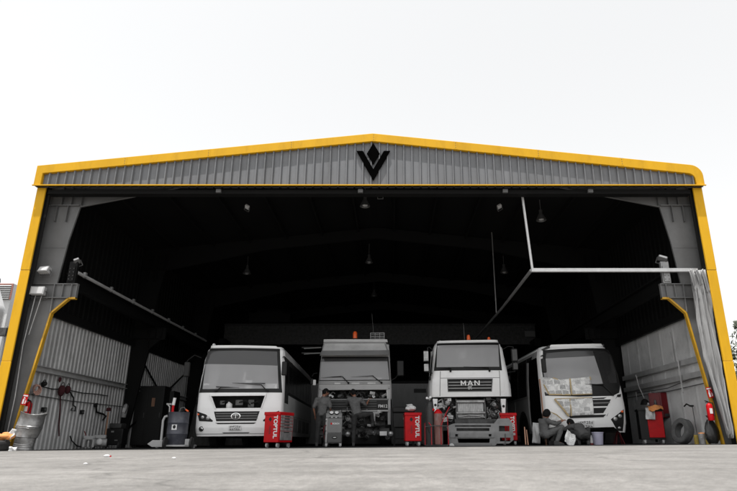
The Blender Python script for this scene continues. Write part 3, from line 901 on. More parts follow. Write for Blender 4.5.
# open service bay
mb = MB()
hx0, hx1 = hood[3][0], hood[2][0]; hz0, hz1 = hood[3][1], hood[0][1]
mb.bb((-.95, .75, hz0 - .1), (.95, .78, hz1 + .1), M['engine'])
mb.bb((-.95, .04, hz0 - .04), (.95, .75, hz0 - .01), M['engine']); mb.bb((-.95, .06, hz1 + .01), (.95, .75, hz1 + .04), M['engine'])
mb.build('service_bay', bus, smooth=0)
x, z = f1.loc(228, 405.5)
mb = MB(); mb.lathe([(.08, -.09), (.09, -.06), (.09, .05), (.05, .09), (.04, .12)], M['offwhite'], Matrix.Translation((x, .2, z)), n=14); mb.build('fluid_reservoir', bus)
for k, (px, py, w, h) in enumerate(((238, 402, .22, .16), (250, 403, .18, .22), (221, 402, .14, .12))):
    x, z = f1.loc(px, py); mb = MB(); mb.box((x, .32, z), (w, .2, h), M['metal_d']); mb.tube([(x, .2, z), (x + .2, .15, z + .05), (x + .35, .25, z - .1)], .02, M['trim'], 6); mb.build('service_unit', bus, bevel=.015)
mb = MB(); f1.drape(mb, f1.L((210.5, 394), (267, 394), (266.3, 396), (211.5, 396)), .05, .07, M['white']); mb.build('service_flap', bus, bevel=.008)
for a, b in (((211, 395.5), (216, 408.5)), ((266.3, 395.5), (261.5, 408.5))):
    mb = MB(); pa, pb = f1.loc(*a), f1.loc(*b); mb.tube([(pa[0], -.015, pa[1]), (pb[0], -.015, pb[1])], .018, M['white'], 6); mb.build('bay_rim', bus)
# grille with bars and an oval badge
gp = f1.L((214.3, 411.3), (260, 411.3), (256.5, 421), (216.5, 421))
mb = MB(); f1.drape(mb, gp, .006, .03, M['trim']); gr = mb.build('grille', bus, smooth=50)
for py in (413.5, 416, 418.5):
    mb = MB(); f1.drape(mb, f1.L((216, py - .5), (258, py - .5), (257.5, py + .3), (216.5, py + .3)), .016, .015, M['midgrey']); mb.build('bar', gr)
x, z = f1.loc(236.2, 416.2)
Mx = Matrix.Translation((x, -.022, z)) @ Matrix.Rotation(PI / 2, 4, 'X') @ Matrix.Diagonal((1.45, 1, 1, 1))
mb = MB(); mb.lathe([(.095, 0), (.095, .012), (.078, .016), (.074, .010)], M['chrome'], Mx, n=26, cap=False); mb.lathe([(.075, .004), (.001, .006)], M['darkgrey'], Mx, n=26, cap=False); bd = mb.build('badge', gr)
mb = MB(); mb.tube([(x - .07, -.036, z + .03), (x, -.036, z + .045), (x + .07, -.036, z + .03)], .012, M['chrome'], 6); mb.tube([(x, -.036, z + .045), (x, -.036, z - .06)], .012, M['chrome'], 6); mb.build('emblem', bd)
mb = MB(); f1.drape(mb, f1.L((215.5, 422.6), (256.5, 422.6), (254, 424), (218, 424)), .004, .02, M['trim']); mb.build('bumper_slot', bus)
mb = MB(); f1.drape(mb, f1.L((196, 433.3), (281, 433.3), (281, 434.2), (196, 434.2)), .008, .02, M['lightgrey']); f1.drape(mb, f1.L((222, 432.3), (250, 432.3), (248, 433.4), (224, 433.4)), .006, .02, M['trim']); mb.build('bumper_lip', bus)
headlamp(bus, f1, ((197, 411), (206, 414), (213.2, 420.4), (212.6, 421.5), (199.5, 420.7)), ((203, 417, .045), (208.3, 417.8, .055)), (198.7, 414, .03))
headlamp(bus, f1, ((279.6, 411), (270.5, 414), (263.2, 420.4), (263.8, 421.5), (277.5, 420.7)), ((274, 417, .045), (268, 418, .055)), (278, 414, .03))
plate(bus, f1, ((229, 425.3), (241.5, 425.3), (241.5, 430), (229, 430)), (6, 5))
for px in (201.5, 276):
    x, z = f1.loc(px, 428.6); mb = MB(); mb.lathe([(.07, 0), (.07, .01), (.05, .012), (.045, -.01), (.001, -.01)], M['trim'], Matrix.Translation((x, f1.surf(x, z) - .002, z)) @ Matrix.Rotation(PI / 2, 4, 'X'), n=16); mb.build('tow_eye_cover', bus)
wiper(bus, f1, ((216, 391), (222, 387.3), (240, 387.6), (217, 386.6)))
wiper(bus, f1, ((268, 391.5), (262, 385), (233, 383), (266, 383.6)))
mirror(bus, f1, ((203, 358), (198, 356), (193.5, 361), (191.5, 366)), (193, 371), .16, .42)
mirror(bus, f1, ((281, 358), (286, 358), (288, 363), (288, 366)), (287.5, 371), .15, .40)
# cab interior
mb = MB()
mb.bb((-1.15, .40, 1.45), (1.15, 1.0, 1.50), M['midgrey']); mb.bb((-1.15, 1.0, .9), (1.15, LB - .2, .95), M['darkgrey'])
mb.build('dashboard', bus, bevel=.02)
steering(bus, .62, .95, 1.72)
for sx in (-.75, -.3, .35, .8):
    for yy in (1.6, 2.6, 3.6): seat(bus, sx, yy, 1.45, 'midgrey', .42)
for x in (-.55, -.25): 
    mb = MB(); mb.tube([(x, 1.5, .95), (x, 1.5, 2.6)], .02, M['lightgrey'], 6); mb.build('grab_pole', bus)
mb = MB(); mb.box((-.06, .75, 2.02), (.07, .02, .34), M['offwhite'], (0, R(6), 0)); mb.box((-.12, .75, 1.86), (.16, .02, .07), M['offwhite']); mb.build('pennant', bus)
for (px, py, w, h) in ((249, 381.7, .20, .09), (249, 387, .20, .12), (271.5, 386.5, .33, .16), (207, 384, .16, .06)):
    x, z = f1.loc(px, py); mb = MB(); mb.box((x, f1.surf(x, z) + .02, z), (w, .004, h), M['offwhite'], (R(-12), 0, 0)); mb.build('paper_slip', bus)
x, z = f1.loc(204, 386); mb = MB()
V = []
for j in range(9):
    for i in range(13):
        v = j / 8; V.append((-1.10 + (.28 * (1 - .6 * v) + .1) * i / 12, .62 + .03 * math.sin(i * 1.7), 1.6 + .95 * (1 - v)))
mb.add(V, [(j * 13 + i, j * 13 + i + 1, j * 13 + 14 + i, j * 13 + 13 + i) for j in range(8) for i in range(12)], M['lightgrey']); mb.build('curtain', bus, smooth=180)
# side windows, door, skirts
def side(parent, fr, sgn, y0, y1, z0, z1, m, name, proud=.004, th=.02, frame=False):
    mb = MB()
    def X(z): return sgn * (fr.wf(z)[0] + proud)
    Y0 = (lambda z: y0) if y0 is not None else (lambda z: fr.wf(z)[1] + fr.d + .01)
    zs = [z0] + [p[0] for p in fr.prof if z0 + .01 < p[0] < z1 - .01] + [z1]; n = len(zs)
    V = [(X(z), Y0(z), z) for z in zs] + [(X(z), y1, z) for z in zs]
    V += [(a - sgn * th, b, c) for a, b, c in V]
    F = []
    for i in range(n - 1):
        F += [(i, n + i, n + i + 1, i + 1), (2 * n + i + 1, 3 * n + i + 1, 3 * n + i, 2 * n + i), (i + 1, 2 * n + i + 1, 2 * n + i, i), (n + i, 3 * n + i, 3 * n + i + 1, n + i + 1)]
    F += [(0, 2 * n, 3 * n, n), (n - 1, 2 * n - 1, 4 * n - 1, 3 * n - 1)]
    mb.add(V, F, m)
    return mb.build(name, parent, smooth=0)
for sgn in (1, -1):
    side(bus, f1, sgn, .42, LB - .1, 1.52, 2.62, M['trim'], 'window_band', .003)
    for k in range(7):
        y0 = 1.25 + k * 1.02
        o = side(bus, f1, sgn, y0, y0 + .95, 1.60, 2.45, M['glass_s'], 'window', .010)
    side(bus, f1, sgn, .40, LB - .1, .92, .96, M['lightgrey'], 'side_moulding', .008)
side(bus, f1, 1, .42, 1.15, 1.25, 2.5, M['glass_s'], 'driver_window', .008)
side(bus, f1, -1, .45, 1.2, .45, 2.5, M['glass_s'], 'door', .012)
for k in range(4): side(bus, f1, 1, 2.6 + 1.3 * k, 3.75 + 1.3 * k, .45, .88, M['cabin'], 'locker_door', .006)
for x in (-1.02, 1.02):
    wheel(bus, x, 1.75, .46, .26); wheel(bus, x, 6.6, .46, .26)
mb = MB(); mb.bb((-.9, .9, .42), (.9, LB - .5, .6), M['engine']); mb.tube([(-1.0, 1.75, .46), (1.0, 1.75, .46)], .07, M['engine'], 8); mb.build('chassis', bus, smooth=0)

# ---------------------------------------------------------------- middle-left lorry (faded grey, engine bay open)
f2 = Front(-1.22, 19.75, R(-.5), [(.35, 1.22, .05), (1.2, 1.22, .0), (1.95, 1.215, .02), (2.15, 1.20, .05), (2.9, 1.16, .18), (3.06, 1.155, .26), (3.30, 1.14, .42)], d=.16, n=6)
lor = f2.root('lorry', 'faded grey high-roof lorry with its engine bay open and two mechanics at work', 'lorry')
LC = 2.1
ws = f2.L((322, 358.5), (387.8, 358.5), (390, 380), (320, 380))
bay = f2.L((322.5, 390), (386.8, 390), (387.5, 399.5), (322.5, 399.5))
topz = f2.loc(354, 344)[1]; botz = f2.loc(354, 386)[1]
mb = MB(); f2.drape(mb, f2.outline(botz - .42, 3.30), 0, .03, M['grey_cab'], [ws, bay]); mb.build('front_panel', lor, smooth=50)
mb = MB(); f2.shell(mb, 1.25, LC, M['grey_cab']); mb.build('cab', lor, smooth=30)
mb = MB(); f2.drape(mb, f2.L((320.5, 357), (389.3, 357), (391, 381), (319, 381)), .006, .02, M['trim'], [ws]); mb.build('windscreen_surround', lor, smooth=50)
mb = MB(); f2.drape(mb, f2.L((321.6, 361.5), (388.2, 361.5), (390, 380), (320, 380)), .002, .008, M['glass']); w_ = mb.build('windscreen', lor, smooth=60)
mb = MB(); f2.drape(mb, f2.L((322, 358.5), (387.8, 358.5), (388.2, 361.5), (321.6, 361.5)), .002, .008, M['glass_t']); mb.build('tinted_band', w_, smooth=60)
# roof sign box and sun visor
mb = MB(); f2.drape(mb, f2.L((324, 342.3), (386.5, 342.3), (389.2, 351.5), (321, 351.5)), .03, .05, M['grey_cab_d'], [f2.L((325.5, 343.6), (385, 343.6), (387.5, 350.6), (322.8, 350.6))])
mb.build('roof_panel_frame', lor, bevel=.004)
mb = MB(); f2.drape(mb, f2.L((325.5, 343.6), (385, 343.6), (387.5, 350.6), (322.8, 350.6)), .012, .03, M['grey_cab']); mb.build('roof_panel', lor)
vz = f2.loc(354, 353.5)[1]
mb = MB(); mb.prism([(-.20, vz - .10), (-.17, vz - .11), (.30, vz + .09), (.28, vz + .12)], -1.13, 1.13, M['grey_cab_d'], 'yz'); mb.build('sun_visor', lor, bevel=.01)
for sx in (-1, 1):
    mb = MB(); mb.prism([(-.20, vz - .11), (.30, vz - .05), (.35, vz + .12), (.28, vz + .12)], sx * 1.13 - .015, sx * 1.13 + .015, M['grey_cab_d'], 'yz'); mb.build('visor_cheek', lor)
mb = MB(); f2.drape(mb, f2.L((322.3, 339.8), (388, 339.8), (388.6, 342.4), (322, 342.4)), .03, .3, M['grey_cab']); mb.build('roof_edge', lor, bevel=.01)
# beacon, antenna and little roof cage
def roofp(fr, px, py, y): x, z = fr.loc(px, py); return x, y, z
zt = 3.50
x, z = f2.loc(355.5, 336)
mb = MB(); mb.lathe([(.06, -.16), (.06, 0), (.085, 0), (.085, .03), (.075, .04)], M['trim'], Matrix.Translation((x, .62, zt)), n=16); b = mb.build('beacon', lor)
mb = MB(); mb.lathe([(.075, .03), (.078, .10), (.070, .24), (.045, .28), (.001, .285)], M['orange'], Matrix.Translation((x, .62, zt)), n=16); mb.build('lens', b)
xa, za = f2.loc(378, 337)
mb = MB()
for dz in (.02, .12, .24):
    mb.tube([(xa - .24, .7, zt + dz), (xa + .24, .7, zt + dz), (xa + .24, 1.0, zt + dz), (xa - .24, 1.0, zt + dz), (xa - .24, .7, zt + dz)], .014, M['alu_d'], 6)
for dx in (-.24, -.08, .08, .24): mb.tube([(xa + dx, .7, zt - .16), (xa + dx, .7, zt + .25)], .012, M['alu_d'], 6)
mb.build('roof_cage', lor)
xb, _ = f2.loc(374, 330); 
mb = MB(); mb.tube([(xb, .8, zt - .15), (xb - .01, .8, zt + .4), (xb - .06, .82, zt + .95)], [.012, .008, .004], M['steel_mid'], 5); mb.build('antenna', lor)
wiper(lor, f2, ((349, 383), (343, 376.5), (322, 377.5), (342, 376.2)))
wiper(lor, f2, ((382, 383), (373, 376), (352, 377), (374, 376)))
x, z = f2.loc(379, 378.3); mb = MB(); mb.box((x, f2.surf(x, z) + .02, z), (.24, .004, .06), M['offwhite'], (R(-10), 0, 0)); mb.build('paper_slip', lor)
# cowl ribs under the screen, side pillars
mb = MB(); f2.drape(mb, f2.L((319.5, 381.3), (390.5, 381.3), (391, 385), (319, 385)), .012, .03, M['grey_cab_d'], [f2.L((335, 382.3), (341, 382.3), (341, 384), (335, 384)), f2.L((352, 382.3), (360, 382.3), (360, 384), (352, 384)), f2.L((368, 382.3), (376, 382.3), (376, 384), (368, 384))]); mb.build('cowl', lor)
mb = MB(); f2.drape(mb, f2.L((320, 385.6), (389, 385.6), (388, 389.8), (321, 389.8)), .03, .05, M['lightgrey']); mb.build('raised_flap', lor, bevel=.006)
for a, b in (((316.5, 386), (321.8, 418)), ((388, 386), (393, 425))):
    q = f2.L((a[0], a[1]), (b[0], a[1]), (b[0], b[1]), (a[0], b[1]))
    mb = MB(); f2.drape(mb, q, .01, .10, M['lightgrey']); mb.build('corner_panel', lor, bevel=.01)
mirror(lor, f2, ((392, 381), (396, 379), (400, 374)), (401, 370), .22, .50)
mirror(lor, f2, ((318, 373), (315, 374), (314, 377)), (313.5, 382), .10, .20)
x, z = f2.locu(316, 383); mb = MB(); mb.box((x, -.1, z), (.10, .08, .18), M['offwhite']); mb.build('marker_lamp', lor, bevel=.02)
# cab inside
mb = MB(); mb.bb((-1.1, .2, 1.95), (1.1, .6, 2.05), M['midgrey']); mb.bb((-1.1, 1.7, 1.3), (1.1, 1.75, 3.2), M['midgrey']); mb.build('dashboard', lor, bevel=.02)
steering(lor, -.55, .65, 2.18); seat(lor, -.55, 1.1, 1.9); seat(lor, .55, 1.1, 1.9)
# engine bay
def clutter(parent, fr, x0, x1, z0, z1, y0, y1, n, seed, names=('pump_housing', 'bracket', 'pipe', 'hose', 'hose', 'pipe', 'pump_housing', 'valve_block'), dark=False):
    rnd = random.Random(seed)
    for i in range(n):
        x = rnd.uniform(x0, x1); z = rnd.uniform(z0, z1); y = rnd.uniform(y0, y1)
        kind = rnd.choice(names); mb = MB()
        m = M[rnd.choice(['metal', 'metal', 'metal_d', 'metal_d', 'engine', 'steel_mid', 'lightgrey' if rnd.random() < .5 else 'metal'])]
        if dark: m = M[rnd.choice(['engine', 'metal_d', 'engine', 'trim'])]
        if kind == 'pump_housing':
            r = rnd.uniform(.04, .09)
            mb.tube([(x, y, z), (x + rnd.uniform(-.1, .1), y + .15, z + rnd.uniform(-.1, .1))], r, m, 12); mb.ell((x, y, z), (r * .6,) * 3, m, 10, 6)
        elif kind == 'bracket':
            mb.box((x, y, z), (rnd.uniform(.05, .2), .05, rnd.uniform(.04, .14)), m, (rnd.uniform(-.3, .3), rnd.uniform(-.6, .6), rnd.uniform(-.3, .3)))
            mb.tube([(x, y - .03, z), (x, y + .05, z)], .018, M['metal'], 8)
        elif kind in ('pipe', 'hose'):
            r = .012 if kind == 'pipe' else .026
            P = [Vector((x, y, z))]
            for k in range(5): P.append(Vector((min(x1, max(x0, P[-1].x + rnd.uniform(-.16, .16))), y + rnd.uniform(-.05, .05), min(z1, max(z0, P[-1].z + rnd.uniform(-.14, .14))))))
            mb.tube(P, r, M['trim'] if kind == 'hose' and rnd.random() < .6 else m, 7)
        else:
            mb.box((x, y, z), (rnd.uniform(.08, .2), .12, rnd.uniform(.06, .16)), m, (0, rnd.uniform(-.3, .3), 0))
            for k in range(3): mb.tube([(x - .05 + .05 * k, y - .1, z), (x - .05 + .05 * k, y, z)], .014, M['metal'], 6)
        mb.build(kind, parent, bevel=.006)
b0, b1 = bay[3], bay[1]
mb = MB(); mb.bb((-1.15, .75, .8), (1.15, .80, b1[1] + .1), M['engine']); mb.bb((-1.15, .03, b1[1] + .02), (1.15, .75, b1[1] + .06), M['engine']); mb.build('firewall', lor, smooth=0)
clutter(lor, f2, b0[0] + .05, b1[0] - .05, b0[1], b1[1] - .03, .1, .5, 46, 5)
clutter(lor, f2, -1.05, 1.1, .26, .62, .0, .14, 40, 31, ('bracket', 'hose', 'pipe', 'pump_housing'), True)
# ---- dropped grille panel with letters
gp = f2.L((325, 399.6), (388.3, 399.6), (388.3, 411), (326, 411))
mb = MB(); f2.drape(mb, gp, .05, .04, M['trim']); gr = mb.build('grille_panel', lor, smooth=50)
for py in (401.5, 404, 406.5, 409):
    mb = MB(); f2.drape(mb, f2.L((326, py - .4), (377, py - .4), (377, py + .4), (326, py + .4)), .062, .02, M['darkgrey']); mb.build('bar', gr)
for a in (399.6, 411):
    mb = MB(); f2.drape(mb, f2.L((324.6, a - .7), (389, a - .7), (389, a + .7), (324.6, a + .7)), .07, .04, M['lightgrey' if a > 405 else 'midgrey']); mb.build('grille_edge', gr)
x, z = f2.loc(383.2, 406.6)
text_mesh('FM12', .135, M['offwhite'], Matrix.Translation((x, -.062, z)) @ Matrix.Rotation(PI / 2, 4, 'X'), .004, .002, gr)
# ---- exposed front underparts
mb = MB(); mb.bb((-1.0, .35, .55), (1.0, .42, 1.22), M['engine']); mb.build('radiator', lor)
clutter(lor, f2, -1.1, 1.1, .62, 1.24, -.06, .26, 90, 11)
mb = MB(); mb.bb((-1.15, .10, .34), (1.15, .34, .56), M['engine']); mb.bb((-.35, .0, .60), (1.15, .12, .64), M['trim']); mb.build('bumper', lor, bevel=.02)
x, z = f2.loc(383.5, 433.7); mb = MB(); mb.box((x, -.05, z), (.23, .02, .13), M['offwhite']); mb.build('number_plate', lor, bevel=.005)
x, z = f2.loc(374, 417); mb = MB(); mb.box((x, -.03, z), (.10, .12, .28), M['lightgrey']); mb.box((x + .08, -.03, z + .12), (.2, .1, .06), M['lightgrey']); mb.build('mounting_bracket', lor, bevel=.01)
for px in (354, 398):
    x, z = f2.loc(px - 6, 434); mb = MB(); mb.ell((x, -.03, z), (.09, .06, .09), M['lens'], 12, 8); mb.build('fog_lamp', lor)
for x in (-1.0, 1.0): wheel(lor, x, 1.25, .50, .30); wheel(lor, x, 5.0, .50, .30)
mb = MB(); mb.bb((-.45, .4, .55), (-.35, 6.2, .80), M['engine']); mb.bb((.35, .4, .55), (.45, 6.2, .80), M['engine']); mb.bb((-.45, 4.6, .6), (.45, 4.9, .8), M['engine']); mb.build('chassis', lor, smooth=0)
for sx in (-1, 1): side(lor, f2, sx, .5, 1.4, 2.05, 2.75, M['glass_s'], 'side_window', .006)
# ---------------------------------------------------------------- middle-right lorry (white, bumper off)
f3 = Front(2.50, 18.85, R(-.6), [(.30, 1.26, .10), (1.35, 1.28, .03), (1.9, 1.26, .0), (2.15, 1.22, .03), (3.0, 1.12, .22), (3.12, 1.09, .27), (3.22, 1.02, .36)], d=.30, n=5)
man = f3.root('lorry', 'white lorry with its front bumper off, standing between red trolleys, dark barred grille', 'lorry')
def L3(*p): return f3.L(*p)
zb = f3.loc(470, 396.6)[1]
ws = L3((438, 345.2), (499, 345.2), (500, 368.3), (437, 368.3))
gp = L3((448.3, 379.2), (492.6, 379.2), (491.8, 391), (448.8, 391))
mb = MB(); f3.drape(mb, f3.outline(zb, 3.22), 0, .03, M['white_truck'], [ws, gp]); mb.build('front_panel', man, smooth=50)
mb = MB(); f3.shell(mb, zb, 2.15, M['white_truck']); mb.build('cab', man, smooth=30)
mb = MB(); f3.drape(mb, L3((435.6, 343.4), (501.2, 343.4), (502.6, 370.6), (434.4, 370.6)), .006, .02, M['trim'], [ws]); mb.build('windscreen_surround', man, smooth=50)
mb = MB(); f3.drape(mb, ws, .002, .008, M['glass']); w_ = mb.build('windscreen', man, smooth=60)
mb = MB(); f3.drape(mb, L3((485, 345.6), (499, 345.6), (499.4, 352.5), (484, 348.6)), -.03, .004, M['trim']); mb.build('sun_blind', w_)
mb = MB(); f3.drape(mb, L3((437, 367), (500, 367), (500.5, 370.3), (436.5, 370.3)), .012, .02, M['trim']); mb.build('wiper_cowl', man)
# roof lip, shut lines
mb = MB(); f3.drape(mb, L3((437, 341.3), (499, 341.3), (501, 343.8), (436, 343.8)), .015, .03, M['white_truck']); mb.build('roof_lip', man, bevel=.006)
for q in (((440.6, 371), (441.2, 371), (440.6, 396), (440, 396)), ((499.6, 371), (500.2, 371), (501, 396), (500.4, 396)), ((441, 377.6), (500, 377.6), (500, 378.1), (441, 378.1))):
    mb = MB(); f3.drape(mb, L3(*q), .004, .01, M['midgrey']); mb.build('shut_line', man)
for a in (((430.5, 379), (439.8, 379), (439.6, 396), (430.3, 396)), ((501.2, 379), (504.5, 379), (504.5, 392), (501.4, 392))):
    mb = MB(); f3.drape(mb, L3(*a), .008, .02, M['white_truck']); mb.build('corner_panel', man, bevel=.006)
# grille
mb = MB(); f3.drape(mb, gp, -.04, .03, M['trim']); gr = mb.build('grille', man, smooth=50)
fz = f3.L
for py in (382.2, 385.2, 388.2):
    mb = MB(); f3.drape(mb, L3((449, py - .55), (492, py - .55), (492, py + .35), (449, py + .35)), -.005, .03, M['alu_d']); mb.build('bar', gr)
mb = MB(); f3.drape(mb, L3((447.6, 378.5), (493.3, 378.5), (492.3, 391.7), (448.2, 391.7)), .008, .04, M['midgrey'], [gp]); mb.build('grille_frame', gr)
x, z = f3.loc(470.6, 383.0); yl = f3.surf(x, z) - .034; lh, lw, st_ = .15, .165, .034
for ch, dx in (('M', -.215), ('A', 0), ('N', .215)):
    mb = MB(); a0, a1 = x + dx - lw / 2, x + dx + lw / 2; z0_, z1_ = z - lh / 2, z + lh / 2
    def bar(p, q, w=st_):
        hw = w / 2
        mb.prism([(p[0] - hw, p[1]), (p[0] + hw, p[1]), (q[0] + hw, q[1]), (q[0] - hw, q[1])], yl, yl + .02, M['white'])
    if ch == 'M':
        bar((a0 + .016, z0_), (a0 + .016, z1_)); bar((a1 - .016, z0_), (a1 - .016, z1_)); bar((x + dx, z0_ + .035), (a0 + .016, z1_)); bar((x + dx, z0_ + .035), (a1 - .016, z1_))
    elif ch == 'A':
        bar((a0 + .012, z0_), (x + dx, z1_)); bar((a1 - .012, z0_), (x + dx, z1_)); mb.bb((x + dx - .045, yl - .001, z0_ + .035), (x + dx + .045, yl + .019, z0_ + .058), M['white'])
    else:
        bar((a0 + .016, z0_), (a0 + .016, z1_)); bar((a1 - .016, z0_), (a1 - .016, z1_)); bar((a1 - .02, z0_), (a0 + .02, z1_))
    mb.build('letter', gr, smooth=0)
x, z = f3.loc(470.6, 387.3)
mb = MB(); mb.prism([(x - .07, z - .06), (x - .02, z - .07), (x, z - .04), (x + .05, z - .07), (x + .06, z - .03), (x + .04, z + .01), (x + .07, z + .06), (x + .03, z + .06), (x + .01, z + .03), (x - .04, z + .04), (x - .08, z + .01)], -.008, .012, M['alu_d']); mb.build('emblem', gr)
wiper(man, f3, ((451, 371), (452, 368.6), (438.5, 369), (451, 368.2)))
wiper(man, f3, ((490, 371), (489.5, 368.2), (464, 366.8), (489, 367.8)))
x, z = f3.loc(439.5, 346.8); mb = MB(); mb.box((x, f3.surf(x, z) + .02, z), (.08, .004, .06), M['offwhite']); mb.build('sticker', man)
# roof lights and aerial
for px, r, h in ((470.3, .062, .18), (490.8, .05, .10)):
    x, z = f3.loc(px, 338.8)
    mb = MB(); mb.lathe([(r * 1.1, 0), (r * 1.1, .05), (r, .06)], M['trim'], Matrix.Translation((x, .6, 3.24)), n=14); b = mb.build('beacon', man)
    mb = MB(); mb.lathe([(r, .05), (r * 1.02, .05 + h * .5), (r * .7, .05 + h), (.001, .06 + h)], M['orange'], Matrix.Translation((x, .6, 3.24)), n=14); mb.build('lens', b)
x, _ = f3.loc(466.3, 335); mb = MB(); mb.tube([(x, .7, 3.24), (x, .7, 3.6), (x - .01, .72, 3.9)], [.012, .008, .004], M['steel_mid'], 5); mb.build('antenna', man)
x, _ = f3.loc(441, 341); mb = MB(); mb.ell((x, .5, 3.24), (.05, .06, .04), M['offwhite'], 10, 6); mb.build('marker_lamp', man)
x, _ = f3.loc(478, 341); mb = MB(); mb.lathe([(.10, 0), (.08, .12), (.03, .15)], M['trim'], Matrix.Translation((x, .9, 3.24)), n=12); mb.build('roof_vent', man)
# mirrors in frames on both sides
for s, xs_, in ((-1, (433, 429.5, 427.5, 426)), (1, (503.5, 508, 511, 512.5))):
    P = []
    xa = f3.locu(xs_[0], 350)[0]; za = f3.loc(470, 349)[1]; zc = f3.loc(470, 372)[1]
    xo = f3.locu(xs_[2], 350)[0]
    mb = MB(); mb.tube([(xa, .35, za), (xa + s * .12, .1, za + .06), (xo, -.02, za + .02), (xo, -.02, zc), (xa, .3, zc)], .018, M['trim'], 6); fr_ = mb.build('mirror', man)
    xh = f3.locu(xs_[3], 360)[0]
    for (py0, py1, w, m) in (((351, 362.5, .18, 'lightgrey'), (363.5, 372, .17, 'lightgrey')) if s < 0 else ((350, 363, .19, 'darkgrey'), (363.6, 371, .17, 'darkgrey'))):
        z0, z1 = f3.loc(470, py1)[1], f3.loc(470, py0)[1]
        mb = MB(); mb.box((xh, -.04, (z0 + z1) / 2), (w, .13, z1 - z0), M['trim']); h = mb.build('housing', fr_, bevel=.035, seg=3)
        mb = MB(); mb.box((xh, -.108, (z0 + z1) / 2), (w * .8, .006, (z1 - z0) * .8), M['metal' if s < 0 else 'darkgrey']); mb.build('glass', h, bevel=.002)
for s in (-1, 1):
    side(man, f3, s, .45, 1.35, 2.15, 2.85, M['glass_s'], 'side_window', .006)
    side(man, f3, s, .42, 1.45, 1.5, 2.1, M['white_truck'], 'door', .012)
    x0 = s * 1.27; mb = MB(); mb.box((x0, .42, 2.05), (.06, .12, .12), M['trim']); mb.build('door_hinge', man, bevel=.01)
# cab inside
mb = MB(); mb.bb((-1.15, .3, 2.0), (1.15, .8, 2.1), M['midgrey']); mb.bb((-1.15, 1.7, 1.4), (1.15, 1.75, 3.1), M['lightgrey']); mb.build('dashboard', man, bevel=.02)
steering(man, .55, .75, 2.25); seat(man, .55, 1.15, 1.95, 'midgrey'); seat(man, -.55, 1.15, 1.95, 'midgrey')
for px in (442, 458.5, 467, 484):
    x, z = f3.loc(px, 349); mb = MB(); mb.tube([(x, .5, z + .12), (x, .5, z), (x + .01, .5, z - .14)], .025, M['lightgrey'], 6); mb.build('hanging_trinket', man)
x, z = f3.loc(464.5, 353.5); mb = MB(); mb.lathe([(.001, -.01), (.13, -.01), (.13, .01), (.001, .01)], M['lightgrey'], Matrix.Translation((x, .55, z)) @ Matrix.Rotation(PI / 2, 4, 'X'), n=20); mb.build('round_ornament', man)
# exposed cooling pack
rx0, rz1 = f3.loc(456.5, 398); rx1, rz0 = f3.loc(487.5, 424)
mb = MB(); mb.bb((rx0 + .06, .30, rz0 + .18), (rx1 - .06, .40, rz1 - .1), M['core']); rad = mb.build('radiator', man)
for k in range(15):
    x = rx0 + .08 + (rx1 - rx0 - .16) * k / 14
    mb = MB(); mb.bb((x - .006, .288, rz0 + .2), (x + .006, .30, rz1 - .12), M['metal']); mb.build('fin', rad, smooth=0)
for z0, z1, m in ((rz1 - .14, rz1 - .03, 'metal'), (rz0 + .02, rz0 + .14, 'metal_d'), (rz0 + .30, rz0 + .38, 'metal')):
    mb = MB(); mb.bb((rx0, .22, z0), (rx1, .34, z1), M[m]); mb.build('radiator_tank', rad, bevel=.03)
for xx in (rx0 + .02, rx1 - .02):
    mb = MB(); mb.bb((xx - .03, .24, rz0), (xx + .03, .36, rz1), M['metal_d']); mb.build('side_frame', rad, bevel=.01)
mb = MB(); mb.tube([(rx0 + .05, .2, rz0 + .22), (-.1, .17, rz0 + .27), (.2, .18, rz0 + .25), (rx1 - .05, .2, rz0 + .2)], .028, M['metal'], 8); mb.build('coolant_pipe', man)
mb = MB(); mb.bb((-1.2, .62, .45), (1.2, .66, zb + .02), M['engine']); mb.bb((-1.18, .10, zb - .02), (1.18, .62, zb + .01), M['trim']); mb.build('bulkhead', man, smooth=0)
zz0, zz1 = .75, zb - .04
xL0, xL1 = f3.loc(438, 410)[0], f3.loc(457, 410)[0]; xR0, xR1 = f3.loc(487.5, 410)[0], f3.loc(502, 410)[0]
clutter(man, f3, xL0, xL1, zz0, zz1, .12, .40, 34, 21); clutter(man, f3, xR0, xR1, zz0, zz1, .12, .40, 34, 22)
clutter(man, f3, rx0, rx1, zz0 - .1, rz0 + .05, .15, .35, 14, 23)
for (a, b) in (((433, 398.5), (438, 413)), ((501.2, 399), (506.3, 416))):
    q = L3((a[0], a[1]), (b[0], a[1]), (b[0] - 1, b[1]), (a[0] + 1.4, b[1]))
    mb = MB(); mb.prism(q, .05, .20, M['white_truck']); o = mb.build('step_bracket', man, bevel=.01)
    cx = sum(p[0] for p in q) / 4; cz = sum(p[1] for p in q) / 4
    mb = MB(); mb.tube([(cx, .035, cz + .03), (cx, .052, cz + .03)], .04, M['trim'], 12); mb.build('bolt_hole', o)
for x in (-1.03, 1.03): wheel(man, x, 1.35, .50, .31); wheel(man, x, 5.0, .50, .31)
mb = MB(); mb.bb((-.45, .4, .55), (-.35, 6.2, .82), M['engine']); mb.bb((.35, .4, .55), (.45, 6.2, .82), M['engine']); mb.bb((-.45, 4.5, .6), (.45, 4.8, .8), M['engine']); mb.build('chassis', man, smooth=0)

